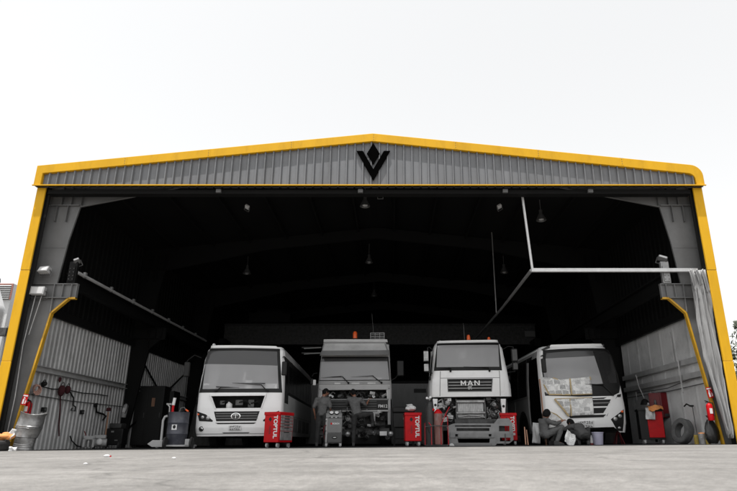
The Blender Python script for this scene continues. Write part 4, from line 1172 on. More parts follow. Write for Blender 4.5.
# ---- its bumper, standing on the floor in front
fb = Front(2.62, 18.0, 0, [(0, 1.05, .03), (.35, 1.06, 0), (.85, 1.03, .05)], d=.16, n=6)
bt = thing('lorry_bumper', 'loose grey lorry bumper propped on the floor before the white lorry', 'bumper', (fb.x0, fb.D0, fb.z0))
def LB_(*p): return fb.L(*p)
out = LB_((449.5, 425), (454, 423.4), (494, 423.4), (498, 418.6), (509, 418.2), (512.5, 424), (513.5, 440), (509, 443.5), (497, 443.6), (493, 448.6), (450.5, 448.6), (446, 446), (449, 436.5), (446.8, 427))
holes = [LB_((455, 425), (491, 425), (491, 426.8), (455, 426.8)), LB_((456.5, 428), (489.5, 428), (489.5, 431), (456.5, 431)),
         LB_((457.5, 438.5), (490, 438.5), (489.5, 442.8), (458.5, 442.8)), LB_((499, 425.8), (509.5, 425.8), (509.5, 431.2), (499, 431.2)), LB_((500, 437.6), (510.5, 437.6), (510.5, 441.3), (500, 441.3))]
for px, py in ((456.5, 435.4), (490, 435.2)):
    holes.append(LB_((px - 1.2, py - 1.2), (px + 1.2, py - 1.2), (px + 1.2, py + 1.2), (px - 1.2, py + 1.2)))
mb = MB(); fb.drape(mb, out, 0, .05, M['bumper'], holes, step=.2); mb.build('moulding', bt, bevel=.008)
mb = MB(); fb.drape(mb, LB_((450, 431.6), (494, 431.6), (494, 437.4), (450, 437.4)), .03, .03, M['bumper'], [LB_((455, 434), (458, 434), (458, 436.8), (455, 436.8)), LB_((488.5, 434), (491.5, 434), (491.5, 436.6), (488.5, 436.6))]); mb.build('bumper_bar', bt, bevel=.012)
mb = MB(); fb.drape(mb, LB_((451, 443.4), (492, 443.4), (492, 445.8), (480, 446.4), (462, 446.4), (451, 445.8)), .03, .03, M['midgrey']); mb.build('step_tread', bt, bevel=.01)
mb = MB(); mb.bb((-.75, .20, .25), (.72, .24, .75), M['engine']); mb.build('backing_beam', bt)
x, z = fb.loc(451.3, 446.2); mb = MB(); mb.lathe([(.085, 0), (.08, .02), (.06, .03), (.001, .02)], M['offwhite'], Matrix.Translation((x, -.02, z)) @ Matrix.Rotation(PI / 2, 4, 'X'), n=18); mb.build('fog_lamp', bt)
for px, py in ((507, 432.5), (506.5, 439.5)):
    x, z = fb.loc(px, py); mb = MB(); mb.box((x, .06, z), (.05, .05, .06), M['red_d']); mb.build('connector', bt)
mb = MB(); a, b = fb.loc(505, 433.5), fb.loc(505, 445); mb.tube([(a[0], -.03, a[1]), (b[0], -.03, b[1] - .0)], .012, M['steel_mid'], 6); mb.build('stay', bt)

# ---------------------------------------------------------------- right coach (being masked for painting)
f4 = Front(5.77, 18.0, R(2.2), [(.30, 1.20, .10), (.6, 1.24, .03), (1.0, 1.25, .0), (1.42, 1.24, .03), (2.0, 1.22, .14), (2.6, 1.17, .31), (2.8, 1.12, .38), (2.93, 1.03, .48)], d=.38, n=4); f4.clamp = .998
b2 = f4.root('coach', 'white coach at the right with newspaper masking on its windscreen and grille', 'coach')
def L4(*p): return f4.L(*p)
ws = L4((547, 352.8), (576, 350.8), (604.5, 351.3), (610.5, 354.5), (616, 371), (617.5, 384), (616.6, 391), (611, 393.6), (580, 394.2), (546.5, 393.6), (544, 372))
mb = MB(); f4.drape(mb, f4.outline(.92, 2.93), 0, .03, M['white'], [ws]); mb.build('front_panel', b2, smooth=50)
zc = .93
body_poly = L4((540.8, 396.5), (625.5, 396.5), (626.6, 433), (617, 432.6), (611, 426.6), (597, 426.8), (560, 429), (541.5, 429.8))
zlow = f4.loc(580, 427)[1]
low = [(-f4.wf(.92)[0], .925), (f4.wf(.92)[0], .925), (f4.wf(.5)[0], .5), (f4.wf(.3)[0], .33), (.96, .34), (.78, zlow), (.0, zlow - .02), (-.85, zlow - .02), (-1.0, .36), (-f4.wf(.3)[0], .36), (-f4.wf(.5)[0], .5)]
mb = MB(); f4.drape(mb, low, 0, .03, M['white']); mb.build('bumper', b2, smooth=50)
mb = MB(); f4.shell(mb, .34, 9.0, M['cabin']); mb.build('body', b2, smooth=30)
mb = MB(); f4.drape(mb, L4((543.5, 350), (576, 348.3), (606.5, 348.8), (613, 352.5), (619.3, 371), (621, 384), (619.5, 393), (613, 396), (580, 396.6), (543, 396), (540.5, 372)), .006, .025, M['trim'], [ws]); mb.build('windscreen_surround', b2, smooth=50)
mb = MB(); f4.drape(mb, L4((544, 358.5), (576, 357), (595, 356), (604, 386), (604, 394.3), (580, 394.6), (545, 394), (542.6, 372)), .002, .008, M['glass']); w_ = mb.build('windscreen', b2, smooth=60)
mb = MB(); f4.drape(mb, L4((595, 356), (593.5, 350.8), (605, 351), (611.5, 354), (617.5, 371), (619.3, 384), (618, 391.5), (612, 394), (604, 394.3), (604, 386)), .002, .008, M['glass_d']); mb.build('dark_pane', w_, smooth=60)
mb = MB(); f4.drape(mb, L4((546, 352.5), (576, 350.5), (593.5, 350.8), (595, 356), (576, 357), (544, 358.5)), .002, .008, M['glass_t']); mb.build('tinted_band', w_, smooth=60)
# dark dashboard edge seen low on the right
mb = MB(); f4.drape(mb, L4((592, 384.5), (619, 383), (618, 391.5), (612, 394), (592, 394.4)), .014, .01, M['trim']); mb.build('lower_mask', w_)
# roof edge: white centre piece, dark corners
mb = MB(); f4.drape(mb, L4((551.5, 344.6), (602, 344), (604, 346.8), (550, 347.4)), .012, .03, M['white']); mb.build('roof_lip', b2, bevel=.01)
for q in (((541.5, 349.5), (550, 345), (550.6, 347.8), (543.4, 350.4)), ((603, 344.3), (608.5, 345.8), (610.8, 349.4), (604.3, 347.4))):
    mb = MB(); f4.drape(mb, L4(*q), .03, .06, M['darkgrey']); mb.build('roof_corner', b2, bevel=.008)
# grille: white-edged dark trapezoid, two slots
gq = ((555, 399), (613.5, 397.5), (603.5, 416.5), (569.5, 417.5))
mb = MB(); f4.drape(mb, L4(*gq), .006, .02, M['white']); gr = mb.build('grille', b2, smooth=50)
for q in (((558, 400.3), (611, 399.6), (607.6, 406.2), (561, 406.8)), ((563, 408.4), (606.8, 407.7), (603.3, 413.2), (566, 414)), ((568.3, 415.4), (606, 414.6), (603.5, 417.2), (570.5, 418))):
    mb = MB(); f4.drape(mb, L4(*q), .016, .02, M['trim']); s_ = mb.build('slot', gr)
mb = MB(); f4.drape(mb, L4((592, 402.6), (610, 402.2), (609.5, 403.4), (592, 403.8)), .024, .015, M['midgrey']); mb.build('bar', gr)
for q in (((556, 397.3), (607, 396.2), (606.6, 397.6), (557, 398.6)),):
    mb = MB(); f4.drape(mb, L4((590, 398), (607, 397.5), (604, 399), (590, 399.2)), .012, .02, M['trim']); mb.build('crease', gr)
mb = MB(); a, b = L4((617.5, 396), (607, 416)); mb.tube([(a[0], f4.surf(*a) - .004, a[1]), (b[0], f4.surf(*b) - .004, b[1])], .008, M['midgrey'], 5); mb.build('shut_line', b2)
mb = MB(); f4.drape(mb, L4((617.4, 395), (621.3, 394.2), (621, 397.2), (617.6, 397.4)), .01, .02, M['trim']); mb.build('badge', b2)
headlamp(b2, f4, ((611, 419.4), (624, 409.6), (624, 420), (622.8, 431.6), (617.4, 431)), ((615.4, 419, .06), (620, 416.2, .055)), (622.3, 411.8, .035), .008)
x, z = f4.loc(619.4, 428); mb = MB(); mb.ell((x, f4.surf(x, z) - .01, z), (.05, .03, .04), M['lens'], 10, 6); mb.build('fog_lamp', b2)
headlamp(b2, f4, ((562, 419.4), (540.5, 411), (540.7, 421), (542, 431), (549, 430)), ((553, 419.5, .075), (547, 417, .07)), None, .008)
plate(b2, f4, ((578, 421), (594, 420.6), (594, 427), (578, 427.4)), (6, 5), .02)
wiper(b2, f4, ((613, 395), (603, 385.6), (585, 384), (604, 385)))
# interior
mb = MB(); mb.bb((-1.15, .60, 1.42), (1.15, 1.2, 1.50), M['midgrey']); mb.bb((-1.15, 1.3, .9), (1.15, 8.7, .95), M['darkgrey']); mb.build('dashboard', b2, bevel=.02)
steering(b2, .55, 1.1, 1.75)
for sx in (-.75, -.25, .4, .85):
    for yy in (1.9, 2.9, 3.9): seat(b2, sx, yy, 1.45, 'lightgrey' if sx == .4 and yy == 1.9 else 'midgrey', .42)
for px in (558, 580, 612):
    x, z = f4.loc(px, 365); mb = MB(); mb.tube([(x, 1.35, .95), (x, 1.3, 2.7)], .02, M['lightgrey'], 6); mb.build('grab_pole', b2)
for (px, py, r) in ((546.6, 362, .055), (545.5, 371, .05)):
    x, z = f4.loc(px, py); mb = MB(); mb.ell((x, f4.surf(x, z) + .1, z), (r, .05, r * 1.6), M['trim'], 10, 8); mb.build('dash_mirror', b2)
mb = MB(); 
for (px, py) in ((611, 373), (613, 381), (616, 379)):
    x, z = f4.loc(px, py); mb.ell((x - .03, f4.surf(x, z) + .16, z), (.05, .04, .07), M['lightgrey'], 10, 6)
mb.build('cab_fittings', b2)
mirror(b2, f4, ((542, 356), (539, 357), (538, 360)), (538, 368), .13, .42)
# side: white roof edge, dark glazing, door well, panels
mb = MB(); mb.tube([(-1.06, .86, 2.83), (-1.06, 8.9, 2.83)], .05, M['white'], 8); mb.tube([(1.06, .86, 2.83), (1.06, 8.9, 2.83)], .05, M['white'], 8); mb.build('cantrail', b2)
for s in (-1, 1):
    side(b2, f4, s, 1.3, 8.9, 1.50, 2.72, M['glass_s'], 'window_band', .004)
    for k in range(6): side(b2, f4, s, 1.95 + k * 1.15, 2.0 + k * 1.15, 1.5, 2.72, M['trim'], 'window_pillar', .012)
    for k in range(3): side(b2, f4, s, 3.6 + 1.7 * k, 5.2 + 1.7 * k, .45, 1.42, M['cabin'], 'locker_door', .010)
    side(b2, f4, s, 1.9, 8.8, 1.44, 1.48, M['steel'], 'side_moulding', .012)
    mb = MB(); Mx = Matrix.Translation((s * 1.245, 2.6, .46)) @ Matrix.Rotation(PI / 2, 4, 'Y')
    mb.lathe([(.001, -.01), (.60, -.01), (.60, .01), (.001, .01)], M['trim'], Mx, n=32); mb.build('wheel_arch', b2)
    wheel(b2, s * 1.12, 2.6, .47, .27, 'midgrey')
    wheel(b2, s * 1.05, 6.9, .47, .27, 'midgrey')
side(b2, f4, -1, None, 1.60, .42, 2.60, M['black'], 'door_opening', .010)
side(b2, f4, -1, 1.61, 1.72, .42, 2.55, M['midgrey'], 'folded_door', .06, .05)
mb = MB(); mb.bb((-.9, 1.0, .42), (.9, 8.5, .6), M['engine']); mb.build('chassis', b2, smooth=0)

# masking newspapers taped on the coach (each sheet a thing)
def news(name, label, pts, off, tapes):
    mb = MB(); P = L4(*pts)
    rnd = random.Random(len(label))
    def fn(x, z): return f4.surf(x, z) - .012 * math.sin(x * 9 + z * 5) - .008 * math.sin(x * 17 - z * 13)
    f4.drape(mb, P, off, .003, M['paper'], step=.05, fn=fn)
    t = thing(name, label, 'newspaper', b2.location.copy(), b2.rotation_euler.copy(), 'newspaper sheets masking the right coach')
    mb.build('sheet', t, smooth=180)
    for a, b, w in tapes:
        (xa, za), (xb, zb_) = L4(a, b); d = Vector((xb - xa, zb_ - za)).normalized(); n_ = Vector((-d.y, d.x)) * w / 2
        q = [(xa + n_.x, za + n_.y), (xa - n_.x, za - n_.y), (xb - n_.x, zb_ - n_.y), (xb + n_.x, zb_ + n_.y)]
        mb = MB(); f4.drape(mb, q, off + .016, .004, M['tape'], step=.1); mb.build('tape', t)
news('newspaper', 'newspaper sheet taped over the lower left of the right coach windscreen, wrinkled', ((541.5, 376.8), (549, 377.5), (560, 379.6), (569.8, 378.6), (571, 394.2), (566, 394.6), (558, 394), (549, 394), (544, 391), (541.5, 385)), .028, [((541.5, 385), (549, 394), .035), ((549, 394.2), (571, 394.6), .04), ((553, 377.4), (558, 379.4), .03)])
news('newspaper', 'newspaper sheet taped over the windscreen bottom centre with dark printed pictures', ((570, 378.6), (590.6, 376.8), (592.6, 393.6), (571.2, 394.2)), .030, [((570, 378.4), (571.6, 394.4), .04), ((572, 394.6), (592, 394), .025), ((590, 376.8), (590.8, 380), .03)])
news('newspaper', 'triangular newspaper piece taped on the left end of the coach grille', ((554.5, 399.2), (569.6, 399), (570.5, 415.6), (568.5, 416)), .050, [((554.2, 398.8), (568.6, 416.2), .05), ((554.5, 398.6), (592, 397.6), .022)])
news('newspaper', 'square newspaper page taped over the centre of the coach grille', ((569.8, 398.8), (592, 398), (593.6, 414.8), (571, 415.8)), .052, [((569.6, 398.8), (570.8, 416), .035)])
news('newspaper', 'rounded newspaper sheet taped over the left headlight above the squatting mechanic', ((541, 411.5), (549, 411.6), (556, 414.5), (562.5, 420), (559.5, 424.5), (553, 428.5), (541.6, 428)), .040, [((541, 411.6), (549, 411.4), .03), ((549, 411.4), (556, 414.3), .03), ((556, 414.3), (562.5, 420), .03)])
# ================================================================== PEOPLE
def skin_mesh(V, E, rad, lvl=2):
    """one continuous surface grown over a joint skeleton"""
    me = bpy.data.meshes.new('sk'); me.from_pydata([tuple(v) for v in V], E, []); o = bpy.data.objects.new('sk', me); COL.objects.link(o)
    m = o.modifiers.new('s', 'SKIN'); m.use_smooth_shade = True
    for i, r in enumerate(rad):
        r = r if isinstance(r, tuple) else (r, r)
        me.skin_vertices[0].data[i].radius = r
        me.skin_vertices[0].data[i].use_root = (i == 0)
    s = o.modifiers.new('u', 'SUBSURF'); s.levels = lvl; s.render_levels = lvl
    dg = bpy.context.evaluated_depsgraph_get(); dg.update()
    r = bpy.data.meshes.new_from_object(o.evaluated_get(dg))
    bpy.data.objects.remove(o)
    return r
def graph(J, chains, radii, grow=0.):
    names = []; E = []
    for c in chains:
        for n in c:
            if n not in names: names.append(n)
        for a, b in zip(c, c[1:]): E.append((names.index(a), names.index(b)))
    V = [J[n] for n in names]; rad = []
    for n in names:
        k = n.rstrip('LR') if n[-1] in 'LR' else n
        r = radii[k]; r = r if isinstance(r, tuple) else (r, r)
        rad.append((r[0] + grow, r[1] + grow))
    return V, E, rad
RB = dict(pelvis=.138, waist=.122, chest=.138, neckb=.075, neck=.055, head=(.070, .085), crown=(.062, .075),
          sh=.065, up=.052, el=.042, fo=.040, wr=.028, hand=(.040, .022), hip=.090, th=.078, knee=.058, calf=.058, ank=.040, toe=(.040, .03), hhead=.05)
def person(label, loc, yaw, J, top, bottom, sleeve='el', group=None, face=(0, 1, 0)):
    t = thing('person', label, 'person', loc, (0, 0, yaw), group)
    J = {k: Vector(v) for k, v in J.items()}
    for s in 'LR':
        J['up' + s] = J['sh' + s].lerp(J['el' + s], .5); J['fo' + s] = J['el' + s].lerp(J['wr' + s], .35)
        J['th' + s] = J['hip' + s].lerp(J['knee' + s], .45); J['calf' + s] = J['knee' + s].lerp(J['ank' + s], .35)
    J['waist'] = J['pelvis'].lerp(J['chest'], .45); J['crown'] = J['head'] + (J['head'] - J['neck']).normalized() * .07
    J['neckb'] = J['chest'].lerp(J['neck'], .62)
    ch = [['pelvis', 'waist', 'chest', 'neckb', 'neck', 'head', 'crown']]
    for s in 'LR':
        ch.append(['neckb', 'sh' + s, 'up' + s, 'el' + s, 'fo' + s, 'wr' + s, 'hand' + s])
        ch.append(['pelvis', 'hip' + s, 'th' + s, 'knee' + s, 'calf' + s, 'ank' + s, 'toe' + s])
    RI = {k: (v * .62 if k in ('pelvis', 'waist', 'chest', 'hip', 'th', 'neckb', 'sh', 'up') else v) for k, v in RB.items()}
    me = skin_mesh(*graph(J, ch, RI, -.008))
    me.materials.clear(); me.materials.append(M['skin'])
    # face, ears and five fingers per hand grow into the same body mesh
    mb = MB(); f = Vector(face).normalized(); up = (J['crown'] - J['neck']).normalized(); rt = f.cross(up).normalized(); up = rt.cross(f).normalized()
    h = J['head'] + up * .02
    mb.ell(h, (.078, .098, .118), M['skin'], 16, 12, rot=Matrix((rt, f, up)).transposed().to_euler())
    mb.tube([h + f * .088 + up * .03, h + f * .118 - up * .018, h + f * .090 - up * .025], [.010, .017, .012], M['skin'], 8)
    mb.ell(h + f * .085 - up * .055, (.026, .014, .010), M['red_d'], 8, 6)
    for sg in (-1, 1):
        mb.ell(h + rt * sg * .078 - up * .005, (.012, .025, .033), M['skin'], 8, 6)
        mb.ell(h + f * .088 + rt * sg * .032 + up * .02, (.012, .010, .008), M['offwhite'], 8, 6); mb.ell(h + f * .096 + rt * sg * .032 + up * .02, (.006,) * 3, M['hair'], 6, 5)
    for s in 'LR':
        d = (J['hand' + s] - J['wr' + s]).normalized(); a = d.cross(Vector((0, 0, 1)))
        a = a.normalized() if a.length > .1 else Vector((1, 0, 0)); nrm = a.cross(d).normalized(); base = J['hand' + s] + d * .015
        for k, ln in enumerate((.070, .080, .076, .060)):
            q = base + a * (-.030 + .020 * k)
            mb.tube([q - d * .02, q + d * ln * .45 - nrm * .006, q + d * ln * .8 - nrm * .022, q + d * ln * .95 - nrm * .042], [.010, .0095, .0085, .006], M['skin'], 6)
        q = J['wr' + s].lerp(J['hand' + s], .4) - a * .032
        mb.tube([q + a * .01, q - a * .022 + d * .025 - nrm * .008, q - a * .026 + d * .055 - nrm * .022], [.013, .011, .007], M['skin'], 6)
    bo = mb.build('tmp'); bm = bmesh.new(); bm.from_mesh(bo.data)
    mats = list(bo.data.materials); base_m = [M['skin']]
    n0 = len(bm.faces); bm.from_mesh(me)
    bm.faces.ensure_lookup_table()
    k = mats.index(M['skin'])
    for f_ in bm.faces[n0:]: f_.material_index = k
    bm.to_mesh(bo.data); bm.free()
    bo.name = 'body'; bo.parent = t
    bo.data.polygons.foreach_set('use_smooth', [True] * len(bo.data.polygons))
    def cloth(name, mb, m, amp):
        o = mb.build(name, None, smooth=180)
        md = o.modifiers.new('r', 'REMESH'); md.mode = 'VOXEL'; md.voxel_size = .017; md.use_smooth_shade = True
        sm = o.modifiers.new('s', 'SMOOTH'); sm.iterations = 4; sm.factor = .6
        dg = bpy.context.evaluated_depsgraph_get(); dg.update()
        c = bpy.data.meshes.new_from_object(o.evaluated_get(dg)); bpy.data.objects.remove(o)
        c.materials.clear(); c.materials.append(m)
        for v in c.vertices:
            q = v.co
            v.co = q + v.normal * amp * (noise.noise(q * 9) + .7 * noise.noise(Vector((q.x * 12, q.y * 12, q.z * 30))))
        c.polygons.foreach_set('use_smooth', [True] * len(c.polygons)); c.polygons.foreach_set('material_index', [0] * len(c.polygons))
        r = bpy.data.objects.new(name, c); COL.objects.link(r); r.parent = t; return r
    def limb(mb, pts, rs, mt):
        mb.tube(pts, rs, mt, 12)
        for p_, r_ in zip(pts, rs): mb.ell(p_, (r_ * .99,) * 3, mt, 12, 8)
    ax = (J['shR'] - J['shL']).normalized()
    mb = MB(); mt = M[top]
    secs = [(J['pelvis'].lerp(J['waist'], -.25), .158, .125), (J['pelvis'].lerp(J['waist'], .3), .155, .122), (J['waist'], .148, .112), (J['waist'].lerp(J['chest'], .5), .160, .115), (J['chest'], .176, .122), (J['chest'].lerp(J['neck'], .35), .160, .105), (J['chest'].lerp(J['neck'], .6), .105, .085), (J['chest'].lerp(J['neck'], .78), .070, .070)]
    V = []; F = []; nn = 20
    hx = (J['hipR'] - J['hipL']).normalized()
    for k, (c, a_, b_) in enumerate(secs):
        tdir = (secs[min(k + 1, len(secs) - 1)][0] - secs[max(k - 1, 0)][0]).normalized()
        u_ = hx.lerp(ax, min(1, k / 4)); u_ = (u_ - tdir * u_.dot(tdir)).normalized(); w_ = tdir.cross(u_)
        for i_ in range(nn):
            an = 2 * PI * i_ / nn; V.append(c + u_ * a_ * math.cos(an) + w_ * b_ * math.sin(an))
    for k in range(len(secs) - 1):
        for i_ in range(nn):
            i2 = (i_ + 1) % nn; F.append((k * nn + i_, k * nn + i2, (k + 1) * nn + i2, (k + 1) * nn + i_))
    F.append(tuple(range(nn - 1, -1, -1))); F.append(tuple((len(secs) - 1) * nn + i_ for i_ in range(nn)))
    mb.add(V, F, mt)
    for s in 'LR':
        inn = J['chest'].lerp(J['neck'], .45).lerp(J['sh' + s], .45)
        if sleeve == 'short': limb(mb, [inn, J['sh' + s], J['up' + s], J['el' + s].lerp(J['sh' + s], .15)], [.075, .074, .066, .062], mt)
        else: limb(mb, [inn, J['sh' + s], J['up' + s], J['el' + s], J['fo' + s], J['el' + s].lerp(J['wr' + s], .88)], [.075, .074, .066, .056, .052, .042], mt)
    cloth('shirt', mb, mt, .011)
    mb = MB(); mt = M[bottom]
    pw = J['pelvis'].lerp(J['waist'], .25)
    for s in 'LR':
        limb(mb, [pw.lerp(J['hip' + s], .5), J['hip' + s], J['th' + s], J['knee' + s], J['calf' + s], J['ank' + s].lerp(J['knee' + s], .10)], [.115, .108, .092, .072, .068, .056], mt)
    mb.ell(J['pelvis'], (.15, .12, .10), mt, 16, 10)
    cloth('trousers', mb, mt, .011)
    # collar
    mb = MB(); nd = (J['neck'] - J['chest']).normalized()
    q = J['neckb'].lerp(J['neck'], .45)
    mb.tube([q - nd * .02, q + nd * .025], [.074, .068], M[top], 14); mb.build('collar', t)
    # hair cap with a ragged lower edge
    mb = MB(); V = []; F = []; nu, nv = 20, 8
    E3 = Matrix((rt, f, up)).transposed()
    rnd = random.Random(len(label))
    for j in range(nv + 1):
        for i in range(nu):
            w = 2 * PI * i / nu; fr = (math.sin(w) + 1) / 2      # 1 towards the face
            amax = R(122 - 58 * max(0, fr - .25) / .75)
            a = amax * j / nv + (rnd.uniform(-.05, .05) if j == nv else 0)
            rr_ = 1.0 + rnd.uniform(-.012, .02)
            V.append(h + E3 @ Vector((.090 * math.sin(a) * math.cos(w), .110 * math.sin(a) * math.sin(w), .132 * math.cos(a))) * rr_)
    for j in range(nv):
        for i in range(nu):
            i2 = (i + 1) % nu; F.append((j * nu + i, (j + 1) * nu + i, (j + 1) * nu + i2, j * nu + i2))
    mb.add(V, F, M['hair']); o = mb.build('hair', t, smooth=180); m = o.modifiers.new('th', 'SOLIDIFY'); m.thickness = .015; m.offset = -1
    for s in 'LR':
        mb = MB(); d = (J['toe' + s] - J['ank' + s]); d.z = 0; d = d.normalized() if d.length > .01 else Vector((0, 1, 0))
        b_ = Vector((J['ank' + s].x, J['ank' + s].y, J['toe' + s].z - .03))
        yw = math.atan2(d.y, d.x)
        Mx = Matrix.Translation(b_) @ Matrix.Rotation(yw, 4, 'Z')
        mb.prism([(-.08, 0), (.19, 0), (.205, .03), (.17, .065), (.07, .085), (.04, .125), (-.07, .125), (-.085, .05)], -.045, .045, M['shoe'], 'xz', Mx)
        mb.build('shoe', t, bevel=.02, seg=3)
    return t

# standing mechanic, back to us, looking down to the right
p = at(321, 447, 18.95); zq = zf(p.x) + .004
person('man in grey polo shirt standing with his back turned beside the grey service machine', (p.x, 18.95, zq), R(-8),
    dict(pelvis=(0, 0, .96), chest=(0, -.01, 1.31), neck=(.02, .02, 1.50), head=(.065, .06, 1.60), shL=(-.185, -.01, 1.41), shR=(.185, 0, 1.41),
         elL=(-.27, -.05, 1.14), elR=(.25, .0, 1.14), wrL=(-.235, .06, .90), wrR=(.24, .17, .97), handL=(-.21, .11, .82), handR=(.22, .25, .93),
         hipL=(-.095, 0, .92), hipR=(.095, 0, .92), kneeL=(-.12, .02, .50), kneeR=(.11, .03, .50), ankL=(-.13, -.02, .09), ankR=(.13, -.01, .09), toeL=(-.16, .14, .03), toeR=(.19, .14, .03)),
    'shirt', 'trousers', 'short', face=(.75, .62, -.28))
# mechanic stepping up on the bumper, reaching into the engine
p = at(354, 447, 19.25); zq = zf(p.x) + .004
person('man with one knee raised on the lorry bumper, arms in its engine bay', (p.x, 19.25, zq), 0,
    dict(pelvis=(.08, -.02, .98), chest=(-.02, .10, 1.32), neck=(-.02, .16, 1.51), head=(-.06, .20, 1.61), shL=(-.20, .10, 1.42), shR=(.17, .11, 1.42),
         elL=(-.27, .30, 1.27), elR=(.34, .24, 1.24), wrL=(-.17, .46, 1.40), wrR=(.42, .42, 1.42), handL=(-.13, .53, 1.43), handR=(.46, .50, 1.47),
         hipL=(-.01, -.02, .94), hipR=(.18, .0, .93), kneeL=(-.02, .06, .51), kneeR=(.52, .20, .98), ankL=(-.02, -.01, .09), ankR=(.57, .30, .66), toeL=(-.03, .15, .03), toeR=(.60, .44, .62)),
    'shirt', 'trousers', 'short', face=(-.45, .85, -.25))
# mechanic squatting, sideways to us
p = at(549, 446, 17.15); zq = zf(p.x) + .004
person('man in faded grey coverall squatting sideways at the masked headlight of the right coach', (p.x, 17.15, zq), 0,
    dict(pelvis=(-.10, .0, .30), chest=(-.08, .02, .58), neck=(-.02, .04, .73), head=(.02, .06, .81), shL=(-.15, .16, .65), shR=(.0, -.15, .64),
         elL=(.10, .26, .62), elR=(.17, -.18, .56), wrL=(.33, .24, .62), wrR=(.37, -.06, .62), handL=(.41, .22, .66), handR=(.45, -.02, .66),
         hipL=(-.08, .11, .27), hipR=(-.08, -.11, .27), kneeL=(.36, .16, .50), kneeR=(.36, -.17, .48), ankL=(.12, .15, .09), ankR=(.18, -.17, .09), toeL=(.30, .17, .03), toeR=(.38, -.2, .03)),
    'overall', 'overall', 'el', face=(.75, .6, -.1))
# mechanic squatting, bent over, back to us
p = at(579, 446, 17.2); zq = zf(p.x) + .004
person('man in charcoal shirt squatting bent over with his back to us beside the pale bucket', (p.x, 17.2, zq), 0,
    dict(pelvis=(.14, -.06, .27), chest=(.05, .08, .48), neck=(-.05, .17, .53), head=(-.10, .21, .57), shL=(-.15, .12, .49), shR=(.18, .16, .50),
         elL=(-.30, .18, .42), elR=(.22, .36, .42), wrL=(-.42, .22, .44), wrR=(.05, .46, .48), handL=(-.50, .22, .47), handR=(-.02, .50, .50),
         hipL=(.06, -.04, .25), hipR=(.24, -.03, .25), kneeL=(-.16, .18, .40), kneeR=(.36, .22, .42), ankL=(-.02, .02, .09), ankR=(.28, .02, .09), toeL=(-.10, .16, .03), toeR=(.33, .17, .03)),
    'shirt2', 'trousers', 'el', face=(-.6, .62, -.5))

# ================================================================== WORKSHOP EQUIPMENT
def castor(parent, x, y, r=.06):
    mb = MB(); mb.lathe([(r * .3, -.02), (r, -.02), (r, .02), (r * .3, .02)], M['lightgrey'], Matrix.Translation((x, y, r)) @ Matrix.Rotation(PI / 2, 4, 'Y'), n=16)
    mb.box((x, y, r * 1.7), (.07, .06, .03), M['metal']); mb.box((x + .03, y, r * 1.2), (.008, .05, .08), M['metal']); mb.box((x - .03, y, r * 1.2), (.008, .05, .08), M['metal'])
    mb.build('castor', parent)
def tool_cart(px, D, yaw, label, drawers, h=.93):
    """red roller cabinet, local front (+X side) carries the drawers; the broad side panel faces -Y"""
    p = at(px, 446, D); t = thing('tool_cart', label, 'tool cart', (p.x, D, zf(p.x) + .004), (0, 0, yaw), 'red lettered tool carts')
    w, d, z0 = .47, .70, .14
    mb = MB(); mb.bb((-w / 2, 0, z0), (w / 2, d, h - .06), M['red']); mb.build('carcass', t, bevel=.012)
    mb = MB(); mb.bb((-w / 2 - .02, -.015, h - .09), (w / 2 + .02, d + .015, h), M['red']); mb.build('lid', t, bevel=.015)
    mb = MB(); mb.bb((-w / 2 - .03, 0, h - .06), (-w / 2 - .008, d, h - .02), M['trim']); mb.build('handle', t, bevel=.01)
    if drawers:
        zs = [z0 + .05, z0 + .29, z0 + .40, z0 + .48, z0 + .56, z0 + .64, z0 + .71]
        for a, b in zip(zs, zs[1:]):
            mb = MB(); mb.bb((w / 2 + .001, .06, a + .006), (w / 2 + .018, d - .05, b - .006), M['metal']); dr = mb.build('drawer', t, bevel=.004)
            mb = MB(); mb.bb((w / 2 + .018, d / 2 - .12, b - .04), (w / 2 + .030, d / 2 + .12, b - .02), M['trim']); mb.build('handle', dr)
    for x in (-w / 2 + .07, w / 2 - .07):
        for y in (.08, d - .08): castor(t, x, y)
    Mx = Matrix.Translation((w * .24, -.004, z0 + .40)) @ Matrix.Rotation(PI / 2, 4, 'X') @ Matrix.Rotation(-PI / 2, 4, 'Z')
    text_mesh('TOPTUL', .158, M['offwhite'], Mx, .002, .006, t)
    Mx = Matrix.Translation((-w * .12, -.004, z0 + .32)) @ Matrix.Rotation(PI / 2, 4, 'X') @ Matrix.Rotation(-PI / 2, 4, 'Z')
    text_mesh('TOPTUL', .06, M['red_d'], Mx, .002, .003, t)
    mb = MB(); mb.prism([(-w * .12 - .05, z0 + .60), (-w * .12, z0 + .53), (-w * .12 + .05, z0 + .60), (-w * .12, z0 + .66)], -.004, -.001, M['trim']); mb.build('logo', t)
    return t
c1 = tool_cart(270.5, 16.6, R(-22), 'red tool cart showing its grey drawers in front of the left coach', True)
p = at(264.5, 413.5, 16.7); 
c2 = tool_cart(413.5, 17.7, R(2), 'red tool cart with grey castors and bundle on top between the two lorries', False)
c3 = tool_cart(510, 18.5, R(-10), 'red tool cart half hidden behind the loose grey bumper', False)
p = at(411, 414, 17.9); zc2 = zf(p.x) + .986
t = thing('paper_bundle', 'crumpled white bundle lying on top of the middle red tool cart', 'bundle', (p.x, 17.95, zc2))
mb = MB(); rnd = random.Random(4)
V = []; nu, nv = 14, 8
for j in range(nv + 1):
    for i in range(nu):
        a = PI * j / nv; w = 2 * PI * i / nu; k = 1 + rnd.uniform(-.16, .12)
        V.append((.16 * math.sin(a) * math.cos(w) * k, .15 * math.sin(a) * math.sin(w) * k, max(0, .08 + .085 * math.cos(a) * k)))
mb.add(V, [(j * nu + i, (j + 1) * nu + i, (j + 1) * nu + (i + 1) % nu, j * nu + (i + 1) % nu) for j in range(nv) for i in range(nu)], M['cloth_w'])
